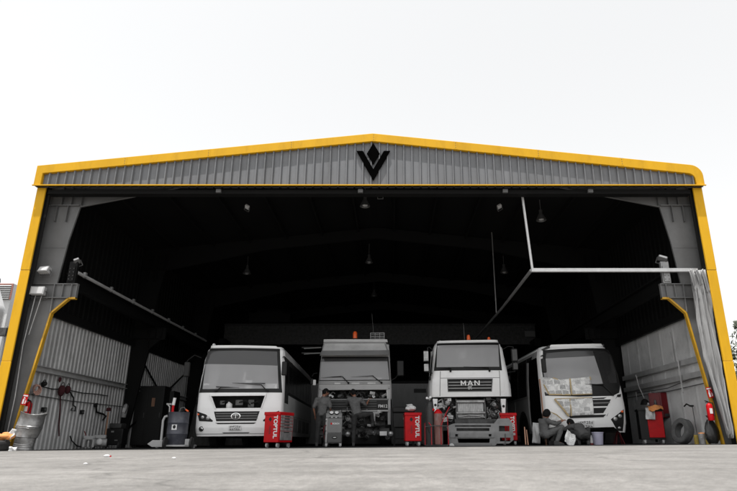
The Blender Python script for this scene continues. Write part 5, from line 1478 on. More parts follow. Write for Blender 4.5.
mb.build('wrap', t, smooth=20)
mb = MB(); mb.box((-.04, -.05, .17), (.16, .12, .02), M['offwhite'], (R(15), R(-8), .3)); mb.build('folded_sheet', t)

# air-conditioning service unit
p = at(333.2, 446, 17.75)
t = thing('service_unit', 'grey wheeled air conditioning service machine with two round gauges on top', 'service machine', (p.x, 17.75, zf(p.x) + .004), (0, 0, R(6)))
mb = MB(); mb.bb((-.24, 0, .10), (.24, .5, .80), M['lightgrey']); mb.build('casing', t, bevel=.03, seg=3)
mb = MB(); mb.bb((-.185, -.02, .38), (.235, .02, .79), M['midgrey']); mb.build('front_panel', t, bevel=.015)
mb = MB(); mb.bb((-.185, -.03, .12), (.235, .02, .375), M['darkgrey']); fp = mb.build('lower_panel', t, bevel=.015)
mb = MB(); mb.ell((.03, -.03, .26), (.075, .012, .038), M['trim'], 18, 8); bdg = mb.build('badge', fp)
mb = MB(); mb.ell((.03, -.042, .26), (.05, .006, .012), M['offwhite'], 14, 6); mb.build('mark', bdg)
text_mesh('BOSCH', .062, M['offwhite'], Matrix.Translation((.055, -.024, .64)) @ Matrix.Rotation(PI / 2, 4, 'X'), .002, .002, t)
mb = MB(); mb.tube([(-.07, -.026, .64), (-.07, -.02, .64)], .028, M['red'], 14); mb.build('logo_dot', t)
mb = MB(); mb.prism([(-.02, .79), (-.01, .86), (.12, 1.0), (.46, 1.0), (.5, .80)], -.235, .235, M['midgrey'], 'yz'); cs = mb.build('console', t, bevel=.02)
for x in (-.075, .075):
    Mx = Matrix.Translation((x, .05, .935)) @ Matrix.Rotation(R(48), 4, 'X')
    mb = MB(); mb.lathe([(.066, -.02), (.066, .03), (.058, .034)], M['trim'], Mx, n=20); gg = mb.build('gauge', cs)
    mb = MB(); mb.lathe([(.056, .034), (.001, .0345)], M['offwhite'], Mx, n=20, cap=False); mb.build('dial', gg)
for k in range(5):
    mb = MB(); mb.box((-.12 + .06 * k, -.022, .815), (.035, .02, .02), M['offwhite' if k % 2 else 'trim']); mb.build('button', cs)
mb = MB(); mb.tube([(-.22, .05, .95), (-.22, .0, 1.05), (.22, .0, 1.05), (.22, .05, .95)], .014, M['trim'], 6); mb.build('handle', t)
for k, z in enumerate((.72, .60, .45)):
    mb = MB(); mb.tube([(-.215, -.01, z), (-.27, -.06, z - .03), (-.29, -.04, z - .2), (-.25, .02, z - .38), (-.23, .05, z - .4)], .011, M['trim' if k != 1 else 'red_d'], 6); mb.build('hose', t)
for x in (-.2, .2):
    castor(t, x, .05, .05); wb = MB(); wb.lathe([(.02, -.025), (.09, -.025), (.09, .025), (.02, .025)], M['rubber'], Matrix.Translation((x, .45, .09)) @ Matrix.Rotation(PI / 2, 4, 'Y'), n=18); wb.build('wheel', t)

# black chest behind the middle cart
p = at(404, 446, 19.4)
t = thing('storage_chest', 'black lidded storage chest behind the red tool cart between the lorries', 'chest', (p.x, 19.4, zf(p.x) + .004))
mb = MB(); mb.bb((-.34, 0, .55), (.34, .5, 1.0), M['trim']); mb.build('bin', t, bevel=.03)
mb = MB(); mb.bb((-.36, -.02, 1.0), (.36, .52, 1.18), M['trim']); mb.build('lid', t, bevel=.04)
mb = MB(); mb.box((0, -.02, .82), (.06, .03, .06), M['metal_d']); mb.build('latch', t)
mb = MB(); 
for x in (-.3, .3):
    for y in (.04, .46): mb.bb((x - .03, y - .03, .0), (x + .03, y + .03, .56), M['steel_dark'])
mb.bb((-.3, .04, .2), (.3, .46, .23), M['steel_dark']); mb.build('stand', t)

# gas cylinders on a red trolley
p = at(437, 446, 17.5); zq = zf(p.x) + .004
t = thing('cylinder_trolley', 'red tubular two-wheeled trolley holding gas cylinders before the white lorry', 'trolley', (p.x, 17.5, zq))
def lx(px): return (px - 437) / 34.6
mb = MB(); mb.tube([(lx(441), -.12, .03), (lx(441), -.12, .55), (lx(446), -.02, .86), (lx(451), .25, 1.08)], .013, M['red_f'], 8); mb.tube([(lx(448.3), .0, .03), (lx(448), .0, .80), (lx(446), -.02, .86)], .013, M['red_f'], 8)
mb.tube([(lx(431.5), -.16, .03), (lx(431.5), -.16, .55), (lx(427), .0, .72)], .013, M['red_f'], 8); mb.tube([(lx(425.5), .0, .03), (lx(425.5), .0, .60), (lx(428), .0, .72), (lx(434), -.02, .98)], .012, M['red_f'], 8)
mb.tube([(lx(425.5), -.16, .52), (lx(434), -.2, .55), (lx(448), -.10, .54)], .012, M['metal_d'], 6)
mb.build('frame', t)
mb = MB(); mb.bb((lx(425), -.18, .02), (lx(449), .22, .04), M['engine']); mb.build('base_plate', t)
for px in (424.8, 449):
    mb = MB(); mb.lathe([(.03, -.02), (.10, -.02), (.10, .02), (.03, .02)], M['rubber'], Matrix.Translation((lx(px), .25, .10)) @ Matrix.Rotation(PI / 2, 4, 'Y'), n=18); mb.build('wheel', t)
mb = MB(); mb.ell((lx(433.8), -.02, .99), (.05, .05, .045), M['red'], 10, 8); mb.build('valve_wheel', t)
def cylinder(px, h, r, m, cap, label):
    q = thing('gas_cylinder', label, 'gas cylinder', (p.x + lx(px), 17.52, zq + .047))
    mb = MB(); mb.lathe([(r * .9, 0), (r, .03), (r, h - .14), (r * .97, h - .10)], M[m], n=22); mb.build('body', q)
    mb = MB(); mb.lathe([(r * .98, h - .102), (r * .86, h - .05), (r * .5, h - .005), (r * .3, h + .02)], M[cap], n=22); mb.build('shoulder', q)
    mb = MB(); mb.tube([(0, 0, h), (0, 0, h + .09)], .025, M['metal'], 10); mb.tube([(-.06, 0, h + .05), (.05, 0, h + .05)], .016, M['metal'], 8); mb.build('valve', q)
cylinder(430.4, 1.18, .115, 'cyl_dark', 'cyl_dark', 'tall black gas cylinder standing at the left of the red trolley')
cylinder(438.8, .94, .125, 'rust_red', 'red', 'shorter gas cylinder with worn brownish body and bright red shoulder')
t = thing('regulator', 'pale gauge regulator fixed on top of the tall black gas cylinder', 'regulator', (p.x + lx(429.6), 17.47, zq + 1.30))
mb = MB(); mb.box((0, 0, 0), (.12, .08, .06), M['lightgrey']); mb.tube([(-.05, -.02, 0), (-.05, -.06, .02)], .035, M['offwhite'], 14); mb.tube([(.05, -.02, .02), (.05, -.06, .04)], .035, M['offwhite'], 14); mb.build('gauges', t, bevel=.01)
mb = MB(); mb.tube([(0, -.03, -.02), (-.08, -.1, -.25), (-.1, -.1, -.7), (.0, -.1, -.95)], .012, M['trim'], 6); mb.build('hose', t)

# oil drum on its dolly with a hand pump
p = at(177.5, 446.5, 17.2); zq = zf(p.x) + .004
t = thing('drum_dolly', 'pale grey low dolly with pointed nose carrying the slate drum', 'dolly', (p.x, 17.2, zq))
mb = MB(); mb.bb((-.30, -.34, .05), (.42, .34, .10), M['lightgrey']); mb.prism([(-.74, .12), (-.60, .22), (-.26, .22), (-.26, .04), (-.60, .04)], -.30, -.22, M['lightgrey']); mb.prism([(-.60, .22), (-.26, .22), (-.26, .04), (-.60, .04)], .22, .30, M['lightgrey'])
mb.bb((.30, -.34, .06), (.48, -.26, .25), M['lightgrey']); mb.build('platform', t, bevel=.012)
for x in (-.22, .50):
    mb = MB(); mb.lathe([(.04, -.025), (.15, -.025), (.15, .025), (.04, .025)], M['rubber'], Matrix.Translation((x, -.38, .15)) @ Matrix.Rotation(PI / 2, 4, 'Y'), n=22); w_ = mb.build('wheel', t)
mb = MB(); mb.tube([(-.40, -.2, .2), (-.41, -.2, .74), (-.37, -.2, .84), (-.30, -.2, .86)], .032, M['lightgrey'], 8); mb.build('handle', t)
for x in (-.62, .40): castor(t, x, .15, .05)
q = thing('oil_drum', 'slate-grey ribbed oil drum standing upright on the pale dolly', 'drum', (p.x - .05, 17.2, zq + .10))
mb = MB(); r = .28
mb.lathe([(r * .97, 0), (r, .01), (r, .27), (r + .012, .285), (r, .30), (r, .56), (r + .012, .575), (r, .59), (r, .85), (r + .008, .865), (r * .98, .87), (r * .97, .85), (.001, .85)], M['drum'], n=32); mb.build('shell', q)
mb = MB(); mb.box((.0, -r - .001, .46), (.14, .006, .14), M['offwhite']); mb.ell((0, -r - .006, .47), (.04, .004, .05), M['trim'], 12, 8); mb.build('sticker', q)
q = thing('hand_pump', 'hand pump with red and white barrel stuck in the slate drum', 'pump', (p.x - .02, 17.1, zq + .955))
px0 = -.19
mb = MB(); mb.tube([(px0, 0, 0), (px0, 0, .20)], .035, M['red'], 12); mb.build('barrel', q)
mb = MB(); mb.tube([(px0, 0, .20), (px0 + .02, 0, .40)], .042, M['offwhite'], 12); mb.build('grip', q)
mb = MB(); mb.tube([(px0 - .10, .04, 0), (px0 - .11, .04, .16), (px0 - .17, .04, .22)], .022, M['metal'], 8); mb.tube([(px0 - .2, .04, .23), (px0 - .06, .04, .23)], .03, M['metal'], 8); mb.build('spout', q)
mb = MB(); mb.tube([(0, 0, 0), (.03, 0, .12), (.12, 0, .14), (.2, .02, .05), (.22, .02, 0)], .016, M['steel_mid'], 7); mb.build('suction_hose', q)
mb = MB(); mb.tube([(.18, -.02, .08), (.26, -.02, .03)], .022, M['orange'], 8); mb.build('nozzle', q)

# ---- planks and sheet around the right coach, bucket
def stick(name, label, cat, a, b, w, th, m):
    t = MB(); A, B = Vector(a), Vector(b); d = (B - A); L_ = d.length
    c = (A + B) / 2
    q = d.to_track_quat('Z', 'X')
    t.box((0, 0, 0), (w, th, L_), M[m])
    o = t.build(name, None, bevel=.004); o.location = c; o.rotation_euler = q.to_euler()
    return tag(o, label, cat)
a = at(544.5, 420, 17.55); b = at(539.5, 379, 17.75)
stick('board', 'tall narrow brown cardboard strip leaning at the door of the right coach', 'board', (a.x, a.y, zf(a.x)), b, .11, .02, 'wood')
a = at(525.8, 445, 17.3); b = at(524.5, 427.5, 17.5)
stick('plank', 'short pale wooden plank leaning left of the squatting man in coverall', 'plank', (a.x, a.y, zf(a.x) + .01), b, .10, .03, 'wood')
a = at(527.5, 446, 17.3); b = at(526.4, 430, 17.5)
stick('plank', 'thin wooden lath standing against the short pale plank', 'plank', (a.x + .02, a.y, zf(a.x) + .01), b, .045, .03, 'wood')
p = at(598.5, 445, 17.3); zq = zf(p.x) + .004
t = thing('bucket', 'pale lilac plastic bucket beside the squatting mechanics', 'bucket', (p.x, 17.3, zq))
mb = MB(); mb.lathe([(.125, 0), (.13, .01), (.158, .31), (.168, .315), (.168, .34), (.155, .34), (.150, .31), (.122, .02), (.001, .02)], M['bucket'], n=26); mb.build('pail', t)
mb = MB(); mb.tube([(-.165, 0, .32), (-.12, -.10, .25), (0, -.15, .2), (.12, -.10, .25), (.165, 0, .32)], .005, M['metal'], 6); mb.build('handle', t)
p = at(591.5, 444, 17.35)
t = thing('spray_can', 'small white and red can standing left of the pale bucket', 'can', (p.x, 17.35, zf(p.x) + .004))
mb = MB(); mb.lathe([(.05, 0), (.05, .05)], M['red_d'], n=16); mb.build('base', t); mb = MB(); mb.lathe([(.05, .05), (.05, .2), (.03, .23), (.03, .26)], M['offwhite'], n=16); mb.build('body', t)
def crumple(name, label, cat, c, w, h, rot, m, seed, fold=.05, n=12, group=None):
    rnd = random.Random(seed); V = []; ph = [rnd.uniform(0, 6) for _ in range(4)]
    for j in range(n + 1):
        for i in range(n + 1):
            u, v = i / n - .5, j / n - .5
            V.append((u * w, fold * (math.sin(u * 7 + ph[0]) + math.sin(v * 6 + u * 3 + ph[1]) + .5 * math.sin(u * 15 + v * 9 + ph[2])) + rnd.uniform(-.1, .1) * fold, v * h))
    F = [(j * (n + 1) + i, j * (n + 1) + i + 1, (j + 1) * (n + 1) + i + 1, (j + 1) * (n + 1) + i) for j in range(n) for i in range(n)]
    mb = MB(); mb.add(V, F, M[m]); o = mb.build(name, None, smooth=30, recalc=False); o.location = c; o.rotation_euler = rot
    md = o.modifiers.new('th', 'SOLIDIFY'); md.thickness = .004
    return tag(o, label, cat, group)
p = at(570, 438.5, 16.95)
crumple('newspaper', 'loose newspaper held low between the two squatting mechanics', 'newspaper', p, .30, .38, (R(-20), R(28), R(10)), 'paper', 3, .02)
p = at(536.5, 433, 17.3)
crumple('sheet', 'crumpled pale plastic sheet hanging behind the squatting man in coverall', 'sheet', p, .22, .55, (0, R(6), R(-20)), 'lightgrey', 5, .03)

# cabin / box panel behind the middle-left lorry
t = thing('site_cabin', 'grey panelled cabin standing deep in the shed behind the two lorries', 'cabin', (-.9, 26.2, zf(-.9)))
mb = MB(); mb.bb((-2.75, 0, .05), (2.75, 2.3, 2.55), M['cabin'])
for k in range(28): mb.bb((-2.7 + k * .2, -.012, .1), (-2.62 + k * .2, .0, 2.5), M['cabin'])
mb.build('walls', t, smooth=0)
mb = MB(); mb.bb((-2.8, -.05, 2.55), (2.8, 2.35, 2.66), M['steel_dark']); mb.build('roof', t, bevel=.01)
q = at(420, 390.5, 26.2)
mb = MB(); mb.box((q.x + .9, -.03, q.z - .08), (.52, .05, .16), M['trim']); v_ = mb.build('vent', t)
for k in range(4):
    mb = MB(); mb.box((q.x + .9, -.06, q.z - .14 + k * .04), (.5, .01, .012), M['steel_mid'], (R(30), 0, 0)); mb.build('slat', v_)
# ================================================================== LEFT SIDE
# dented drum by the left jamb
p = at(21.5, 449.5, 15.15); zq = zf(p.x) + .004
t = thing('dented_drum', 'dented bare steel drum leaning beside the left yellow column', 'drum', (p.x, 15.25, zq), (R(2), R(4), R(20)))
mb = MB(); prof = [(.245, 0), (.25, .01), (.25, .06), (.243, .08), (.25, .10), (.243, .12), (.25, .14), (.243, .16), (.25, .18), (.255, .30), (.275, .32), (.27, .34), (.28, .44), (.29, .52), (.305, .535), (.29, .55), (.305, .57), (.29, .585), (.285, .70), (.275, .80), (.295, .86), (.30, .88), (.285, .885), (.27, .86), (.001, .85)]
mb.lathe(prof, M['drum_steel'], n=40)
rnd = random.Random(9)
for i, v in enumerate(mb.v):
    a = math.atan2(v.y, v.x); k = 0
    k -= .07 * math.exp(-((a + .9) ** 2) / .25 - ((v.z - .30) ** 2) / .02)
    k -= .06 * math.exp(-((a + 2.0) ** 2) / .12 - ((v.z - .70) ** 2) / .02)
    k -= .08 * math.exp(-((a - .1) ** 2) / .3 - ((v.z - .15) ** 2) / .05)
    k += .02 * math.sin(a * 3 + v.z * 8) * v.z
    r = math.hypot(v.x, v.y)
    if r > .05: v.x *= (r + k) / r; v.y *= (r + k) / r; v.z += .03 * math.sin(a * 2 + 1) * (v.z > .8)
mb.build('shell', t, smooth=35)
p = at(-2, 449.5, 15.0); zq = zf(p.x) + .004
t = thing('tyre', 'black tyre lying flat at the left edge under orange gloves', 'tyre', (p.x, 14.75, zq))
def tyre(mb, Mx, r, w, m):
    mb.lathe([(r * .56, -w * .36), (r * .60, -w * .46), (r * .82, -w * .5), (r * .95, -w * .44), (r, -w * .34), (r, -w * .1), (r * .985, -w * .08), (r * .985, -w * .04), (r, -w * .02), (r, w * .02), (r * .985, w * .04), (r * .985, w * .08), (r, w * .1), (r, w * .34), (r * .95, w * .44), (r * .82, w * .5), (r * .60, w * .46), (r * .56, w * .36), (r * .62, 0), (r * .56, -w * .36)], M[m], Mx, n=40, cap=False)
mb = MB(); tyre(mb, Matrix.Translation((0, 0, .12)), .36, .24, 'rubber'); mb.build('carcass', t)
p = at(4.5, 435.5, 14.75)
mb = MB(); rnd = random.Random(12)
for k in range(7):
    a = rnd.uniform(0, 6.3); c = Vector((rnd.uniform(-.20, .14), rnd.uniform(-.06, .06), rnd.uniform(-.02, .04)))
    mb.ell(c, (rnd.uniform(.09, .14), rnd.uniform(.06, .09), rnd.uniform(.05, .08)), M['amber'], 12, 8, (rnd.uniform(-.5, .5), rnd.uniform(-.5, .5), a))
o = mb.build('rag_heap', None, smooth=60); o.location = (p.x, 14.72, p.z - .02); tag(o, 'orange rag heap lying on the tyre left of the dented drum', 'rags')
p = at(13, 434, 14.8)
crumple('rag', 'white crumpled rag stuck between the orange rags and the dented drum', 'rag', (p.x, 14.78, p.z), .14, .22, (0, R(20), R(-20)), 'cloth_w', 8, .03)
p = at(14.5, 450.3, 14.7)
o = crumple('litter', 'white scrap lying on the ground at the foot of the dented drum', 'litter', (p.x, 14.62, zf(p.x) + .05), .16, .10, (R(-20), 0, .4), 'cloth_w', 14, .02)
# fire point on the left column
def sign(px, py, D, w, h, label, rot=(0, 0, 0)):
    p = at(px, py, D); t = thing('fire_sign', label, 'sign', p, rot)
    mb = MB(); mb.box((0, 0, 0), (w, .006, h), M['red']); mb.build('plate', t)
    mb = MB(); mb.prism([(-w * .30, -h * .40), (w * .02, -h * .40), (w * .02, -h * .02), (-w * .06, h * .06), (-w * .22, h * .06), (-w * .30, -h * .02)], -.007, -.0035, M['offwhite'])
    mb.prism([(-w * .20, h * .08), (-w * .08, h * .08), (-w * .06, h * .16), (w * .10, h * .02), (w * .14, h * .07), (-w * .04, h * .24), (-w * .20, h * .2)], -.007, -.0035, M['offwhite'])
    mb.prism([(w * .18, -h * .36), (w * .36, -h * .36), (w * .40, -h * .14), (w * .27, h * .02), (w * .24, -h * .12)], -.007, -.0035, M['offwhite'])
    mb.build('pictogram', t, smooth=0)
    mb = MB(); mb.bb((-w * .42, -.007, h * .30), (w * .42, -.0035, h * .42), M['offwhite']); mb.build('band', t)
sign(24.6, 399.5, 15.44, .14, .27, 'red and white fire sign on the yellow flange of the left column', (0, R(8), 0))
sign(709.8, 392.5, 15.44, .14, .27, 'red and white fire sign on the yellow flange of the right column', (0, R(-8), 0))
def extinguisher(px, py, D, h, label, m='red', rot=(0, 0, 0)):
    p = at(px, py, D); t = thing('fire_extinguisher', label, 'fire extinguisher', p, rot)
    r = h * .17
    mb = MB(); mb.lathe([(r * .9, -h / 2), (r, -h / 2 + .02), (r, h * .28), (r * .8, h * .36), (r * .35, h * .41), (r * .3, h * .44)], M[m], n=20); mb.build('cylinder', t)
    mb = MB(); mb.tube([(0, 0, h * .43), (0, 0, h * .50)], r * .3, M['trim'], 10); mb.tube([(-r * .2, 0, h * .5), (-r * 1.2, 0, h * .56)], .012, M['trim'], 6); mb.tube([(-r * .2, 0, h * .48), (-r * 1.1, 0, h * .46)], .01, M['trim'], 6); mb.build('valve', t)
    mb = MB(); mb.tube([(r * .2, -.02, h * .46), (r * .9, -r * .6, h * .42), (r * 1.1, -r * .8, h * .1), (r * .7, -r, -h * .25)], .012, M['trim'], 6); mb.build('hose', t)
    mb = MB(); mb.box((-.01, -r - .001, .0), (r * .9, .008, h * .28), M['offwhite']); mb.build('instruction_label', t)
extinguisher(28.2, 409, 15.75, .45, 'red fire extinguisher at the left column behind the dented drum')
extinguisher(710, 411, 15.44, .46, 'red fire extinguisher with white sticker hung on the right column')
# wall-hung gear on the left wall (wall plane x = XL)
def onwall(px, py, off=.12, left=True):
    X = (XL + off) if left else (XR - off)
    lo, hi = 15.3, 42.
    for _ in range(50):
        m = (lo + hi) / 2
        if (at(px, py, m).x > X) == left: lo = m
        else: hi = m
    return at(px, py, lo)
p = onwall(36, 388)
t = thing('hose_coil', 'pinkish coil of hose hanging on the ribbed wall by the left yellow column', 'hose', p, (0, 0, R(60)))
for k in range(4):
    mb = MB(); n = 22; r = .075 + .008 * k
    mb.tube([(r * math.cos(2 * PI * i / n), -.03 * k + .015 * math.sin(3 * i), r * 1.25 * math.sin(2 * PI * i / n) - .02 * k) for i in range(n + 1)], .017, M['cloth_p'], 7, caps=False); mb.build('loop', t)
def hang_bag(px, py, w, h, m, label, seed, name='hanging_bag', cat='bag'):
    p = onwall(px, py, .16); rnd = random.Random(seed); t = thing(name, label, cat, p, (0, 0, R(62)))
    V = []; nu, nv = 14, 10
    for j in range(nv + 1):
        for i in range(nu):
            a = 2 * PI * i / nu; v = j / nv; k = (math.sin(PI * min(1, v * .9 + .1)) ** .5) * (1 + rnd.uniform(-.12, .12))
            V.append((w / 2 * k * math.cos(a), .09 * k * math.sin(a), h / 2 - h * v))
    F = [(j * nu + i, (j + 1) * nu + i, (j + 1) * nu + (i + 1) % nu, j * nu + (i + 1) % nu) for j in range(nv) for i in range(nu)]
    F += [tuple(range(nu)), tuple(range((nv + 1) * nu - 1, nv * nu - 1, -1))]
    mb = MB(); mb.add(V, F, M[m]); mb.build('body', t, smooth=60)
    mb = MB(); mb.tube([(-w * .3, 0, h * .45), (-.02, -.02, h * .75), (0, 0, h * .8), (.02, -.02, h * .75), (w * .3, 0, h * .45)], .012, M['trim'], 6); mb.build('strap', t)
hang_bag(61.5, 391, .20, .32, 'cloth_dr', 'maroon and black cloth bag hanging on the left wall, left of the pair', 1)
hang_bag(67.5, 390, .16, .24, 'cloth_dr', 'smaller maroon bag hanging on the left wall, right of the pair', 2)
hang_bag(44, 384, .14, .14, 'trim', 'black cloth bundle hanging on the left wall conduit', 3)
p = onwall(60, 379.5, .14); mb = MB(); mb.lathe([(.01, -.08), (.045, -.02), (.035, .05), (.01, .07)], M['cloth_dr'], n=14); o = mb.build('funnel'); o.location = p; tag(o, 'dark red funnel hanging above the maroon bag on the left wall', 'funnel')
def cable(name, label, pts, r, m, cat='cable', left=True, off=.10):
    P = [onwall(px, py, off, left) for px, py in pts]
    mb = MB(); mb.tube(P, r, M[m], 6); return tag(mb.build(name), label, cat)
cable('hanging_cable', 'dark red cable hanging down the left wall from the maroon bag', ((60.5, 396), (60, 410), (59, 425), (59, 436)), .022, 'cloth_dr')
cable('hanging_cable', 'looped black cable hanging beside the maroon bags', ((70, 392), (73.5, 398), (73, 405), (75.5, 407), (75, 411), (71, 410.5), (72, 408)), .022, 'trim')
cable('hanging_cable', 'black cable sagging low along the left wall to the floor', ((70, 436), (72, 441), (77, 446), (83, 447)), .018, 'trim')
cable('hanging_cable', 'thin grey air line drooping along the left wall conduit', ((40, 386), (52, 389), (66, 389.5), (82, 393), (96, 394), (108, 396)), .016, 'trim')
for (px, py, lab) in ((44, 409.5, 'small black socket box on the left wall behind the dented drum'), (82, 412, 'small black socket box mid-height on the left wall, right of the maroon cable'), (95.5, 405, 'black junction box with pale top on the left wall near the inner column')):
    p = onwall(px, py, .06); mb = MB(); mb.box((0, 0, 0), (.08, .16, .12), M['trim']); mb.box((.045, 0, .0), (.02, .09, .07), M['steel_mid']); o = mb.build('socket_box', None, bevel=.008); o.location = p; tag(o, lab, 'socket')
# small machines standing at the foot of the wall
def jack(px, D, label, sc_=1., m='lightgrey'):
    p = at(px, 447, D); t = thing('grease_pump', label, 'pump', (p.x, D, zf(p.x) + .004), (0, 0, R(30)))
    s_ = sc_
    mb = MB(); mb.bb((-.17 * s_, -.12 * s_, .04), (-.09 * s_, .12 * s_, .34 * s_), M[m]); mb.bb((.09 * s_, -.12 * s_, .04), (.17 * s_, .12 * s_, .34 * s_), M[m]); mb.bb((-.17 * s_, -.12 * s_, .26 * s_), (.17 * s_, .12 * s_, .38 * s_), M[m]); mb.build('stand', t, bevel=.02)
    mb = MB(); mb.tube([(0, 0, .06), (0, 0, .27 * s_)], .06 * s_, M['metal'], 14); mb.build('cylinder', t)
    mb = MB(); mb.tube([(-.08 * s_, 0, .36 * s_), (-.16 * s_, -.05, .52 * s_)], .014, M['red_d'], 6); mb.build('lever', t)
jack(87.5, 19.0, 'pale grey two-legged pump unit on the floor by the left wall, left one')
p = at(99, 447, 19.3); t = thing('compressor', 'small pale compressor with round tank on the floor by the left wall', 'compressor', (p.x, 19.3, zf(p.x) + .004), (0, 0, R(20)))
mb = MB(); mb.tube([(-.2, 0, .18), (.2, 0, .18)], .12, M['lightgrey'], 18); mb.build('tank', t); mb = MB(); mb.box((0, 0, .35), (.34, .2, .12), M['lightgrey']); mb.build('motor', t, bevel=.03); mb = MB(); mb.bb((-.18, -.08, 0), (-.12, .08, .1), M['trim']); mb.bb((.12, -.08, 0), (.18, .08, .1), M['trim']); mb.build('foot', t)
p = at(99.5, 441, 19.1); mb = MB(); mb.ell((0, 0, 0), (.10, .06, .10), M['offwhite'], 14, 8); mb.build('end_cap', t).location = (.0, -.12, .2)
p = at(104, 447, 19.6); t = thing('broom', 'broom with orange-brown shaft and dark red head leaning upside down on the left wall', 'broom', (p.x, 19.6, zf(p.x) + .004), (R(-4), R(-3), 0))
mb = MB(); mb.tube([(0, 0, 0), (0, 0, 1.12)], .022, M['wood'], 8); mb.build('shaft', t); mb = MB(); mb.box((0, 0, 1.2), (.16, .08, .11), M['cloth_dr'], None, (.8, 1)); mb.build('head', t, bevel=.02)
cable('hanging_cable', 'black cable dropping from the junction box near the inner column', ((96, 404), (96.5, 412), (103, 414), (106, 416), (103, 420)), .03, 'trim')
p = at(115, 447, 20.4); t = thing('floor_machine', 'dark wheeled floor machine at the foot of the inner left column', 'machine', (p.x, 20.4, zf(p.x) + .004))
mb = MB(); mb.bb((-.28, -.2, .1), (.28, .25, .62), M['trim']); mb.bb((-.2, -.22, .62), (.2, .2, .78), M['engine']); mb.build('casing', t, bevel=.03)
mb = MB(); mb.box((-.05, -.225, .52), (.08, .02, .05), M['metal']); mb.box((.1, -.225, .25), (.1, .02, .03), M['metal']); mb.build('badge', t)
for x in (-.22, .22): wb = MB(); wb.lathe([(.03, -.03), (.1, -.03), (.1, .03), (.03, .03)], M['rubber'], Matrix.Translation((x, -.2, .1)) @ Matrix.Rotation(PI / 2, 4, 'Y'), n=16); wb.build('wheel', t)
extinguisher(125, 410, 21.6, .50, 'silvery grey extinguisher hung on the dark inner left column', 'lightgrey', (0, R(6), 0))
for i, (px0, px1, py, D, lab) in enumerate(((126, 158, 386, 23.2, 'large tall black cabinet with small label near the left wall'), (158, 168, 391, 23.8, 'narrower black cabinet right of the large tall one'))):
    a = at(px0, 447, D); b = at(px1, 447, D); h = at((px0 + px1) / 2, py, D).z - zf(a.x)
    t = thing('tall_cabinet', lab, 'cabinet', ((a.x + b.x) / 2, D, zf(a.x) + .004)); w = b.x - a.x
    mb = MB(); mb.bb((-w / 2, 0, .08), (w / 2, .7, h), M['cabinet']); mb.build('carcass', t, bevel=.015)
    nd = 2 if w > .6 else 1
    for k in range(nd):
        mb = MB(); mb.bb((-w / 2 + w / nd * k + .02, -.02, .12), (-w / 2 + w / nd * (k + 1) - .02, 0, h - .04), M['cabinet']); d_ = mb.build('door', t, bevel=.006)
        mb = MB(); mb.bb((-w / 2 + w / nd * (k + .85), -.05, h * .48), (-w / 2 + w / nd * (k + .88), -.02, h * .56), M['steel_mid']); mb.build('handle', d_)
    if i == 0:
        mb = MB(); mb.bb((.16, -.026, h * .66), (.28, -.02, h * .80), M['wood']); mb.build('paper_label', t)
# litter on the yard
for px, py, sz, lab in ((107, 455.3, .038, 'white crumpled litter with a red mark on the yard at the left'), (86, 461.5, .016, 'tiny pale scrap on the yard, nearest on the left'), (174, 456.5, .02, 'tiny pale scrap on the yard before the drum dolly')):
    D = (CAMZ - .03) / math.tan(math.atan((py - PCY) / FPX) - PITCH)
    for _ in range(8):
        q = at(px, py, D); D = (CAMZ - zf(q.x) - .02) / max(.001, math.tan(math.atan((py - PCY) / FPX) - PITCH))
    q = at(px, py, D); mb = MB(); rnd = random.Random(px)
    mb.ell((0, 0, 0), (sz, sz * .6, sz * .42), M['cloth_w'], 12, 8)
    for v in mb.v: v *= 1 + rnd.uniform(-.25, .2)
    if sz > .03: mb.box((sz * 1.05, 0, .0), (.015, .015, .015), M['red'])
    o = mb.build('litter', None, smooth=20); o.location = (q.x, q.y, zf(q.x) + sz * .3); tag(o, lab, 'litter')

# ================================================================== RIGHT SIDE
# tyre leaning on the right wall
p = at(673.5, 443, 17.6); 
t = thing('tyre', 'worn grey tyre leaning against the right wall', 'tyre', (8.16, 17.3, zf(8) + .004))
mb = MB(); Mx = Matrix.Translation((0, 0, .345)) @ Matrix.Rotation(R(14), 4, 'Z') @ Matrix.Rotation(R(14), 4, 'Y') @ Matrix.Rotation(PI / 2, 4, 'Y')
tyre(mb, Mx, .35, .25, 'rubber_grey'); mb.build('carcass', t)
# red roller cabinet
p = at(657, 446, 18.2); zq = zf(p.x) + .004
t = thing('roller_cabinet', 'roller cabinet with dark body and red door near the right wall', 'cabinet', (p.x, 18.2, zq), (0, 0, R(-14)))
mb = MB(); mb.bb((-.40, .0, .13), (.28, .55, .98), M['trim']); mb.bb((-.42, -.02, .94), (.30, .57, 1.0), M['trim']); mb.build('carcass', t, bevel=.012)
mb = MB(); mb.bb((-.17, -.03, .18), (.26, .0, .92), M['red']); d_ = mb.build('door', t, bevel=.008)
mb = MB(); mb.bb((-.13, -.045, .80), (.1, -.03, .83), M['red_d']); mb.build('handle', d_)
for x in (-.3, .2):
    for y in (.07, .48): castor(t, x, y, .06)
p = at(653.5, 415.5, 18.05)
crumple('rag', 'orange-brown cloth draped over the roller cabinet top', 'rag', (p.x + .08, 18.05, zq + 1.04), .42, .22, (R(-55), R(-6), R(5)), 'amber', 5, .035)
crumple('rag', 'white crumpled cloth hanging over the front edge of the roller cabinet', 'rag', (p.x - .06, 18.10, zq + .86), .26, .34, (R(-6), R(6), R(-14)), 'cloth_w', 6, .03)
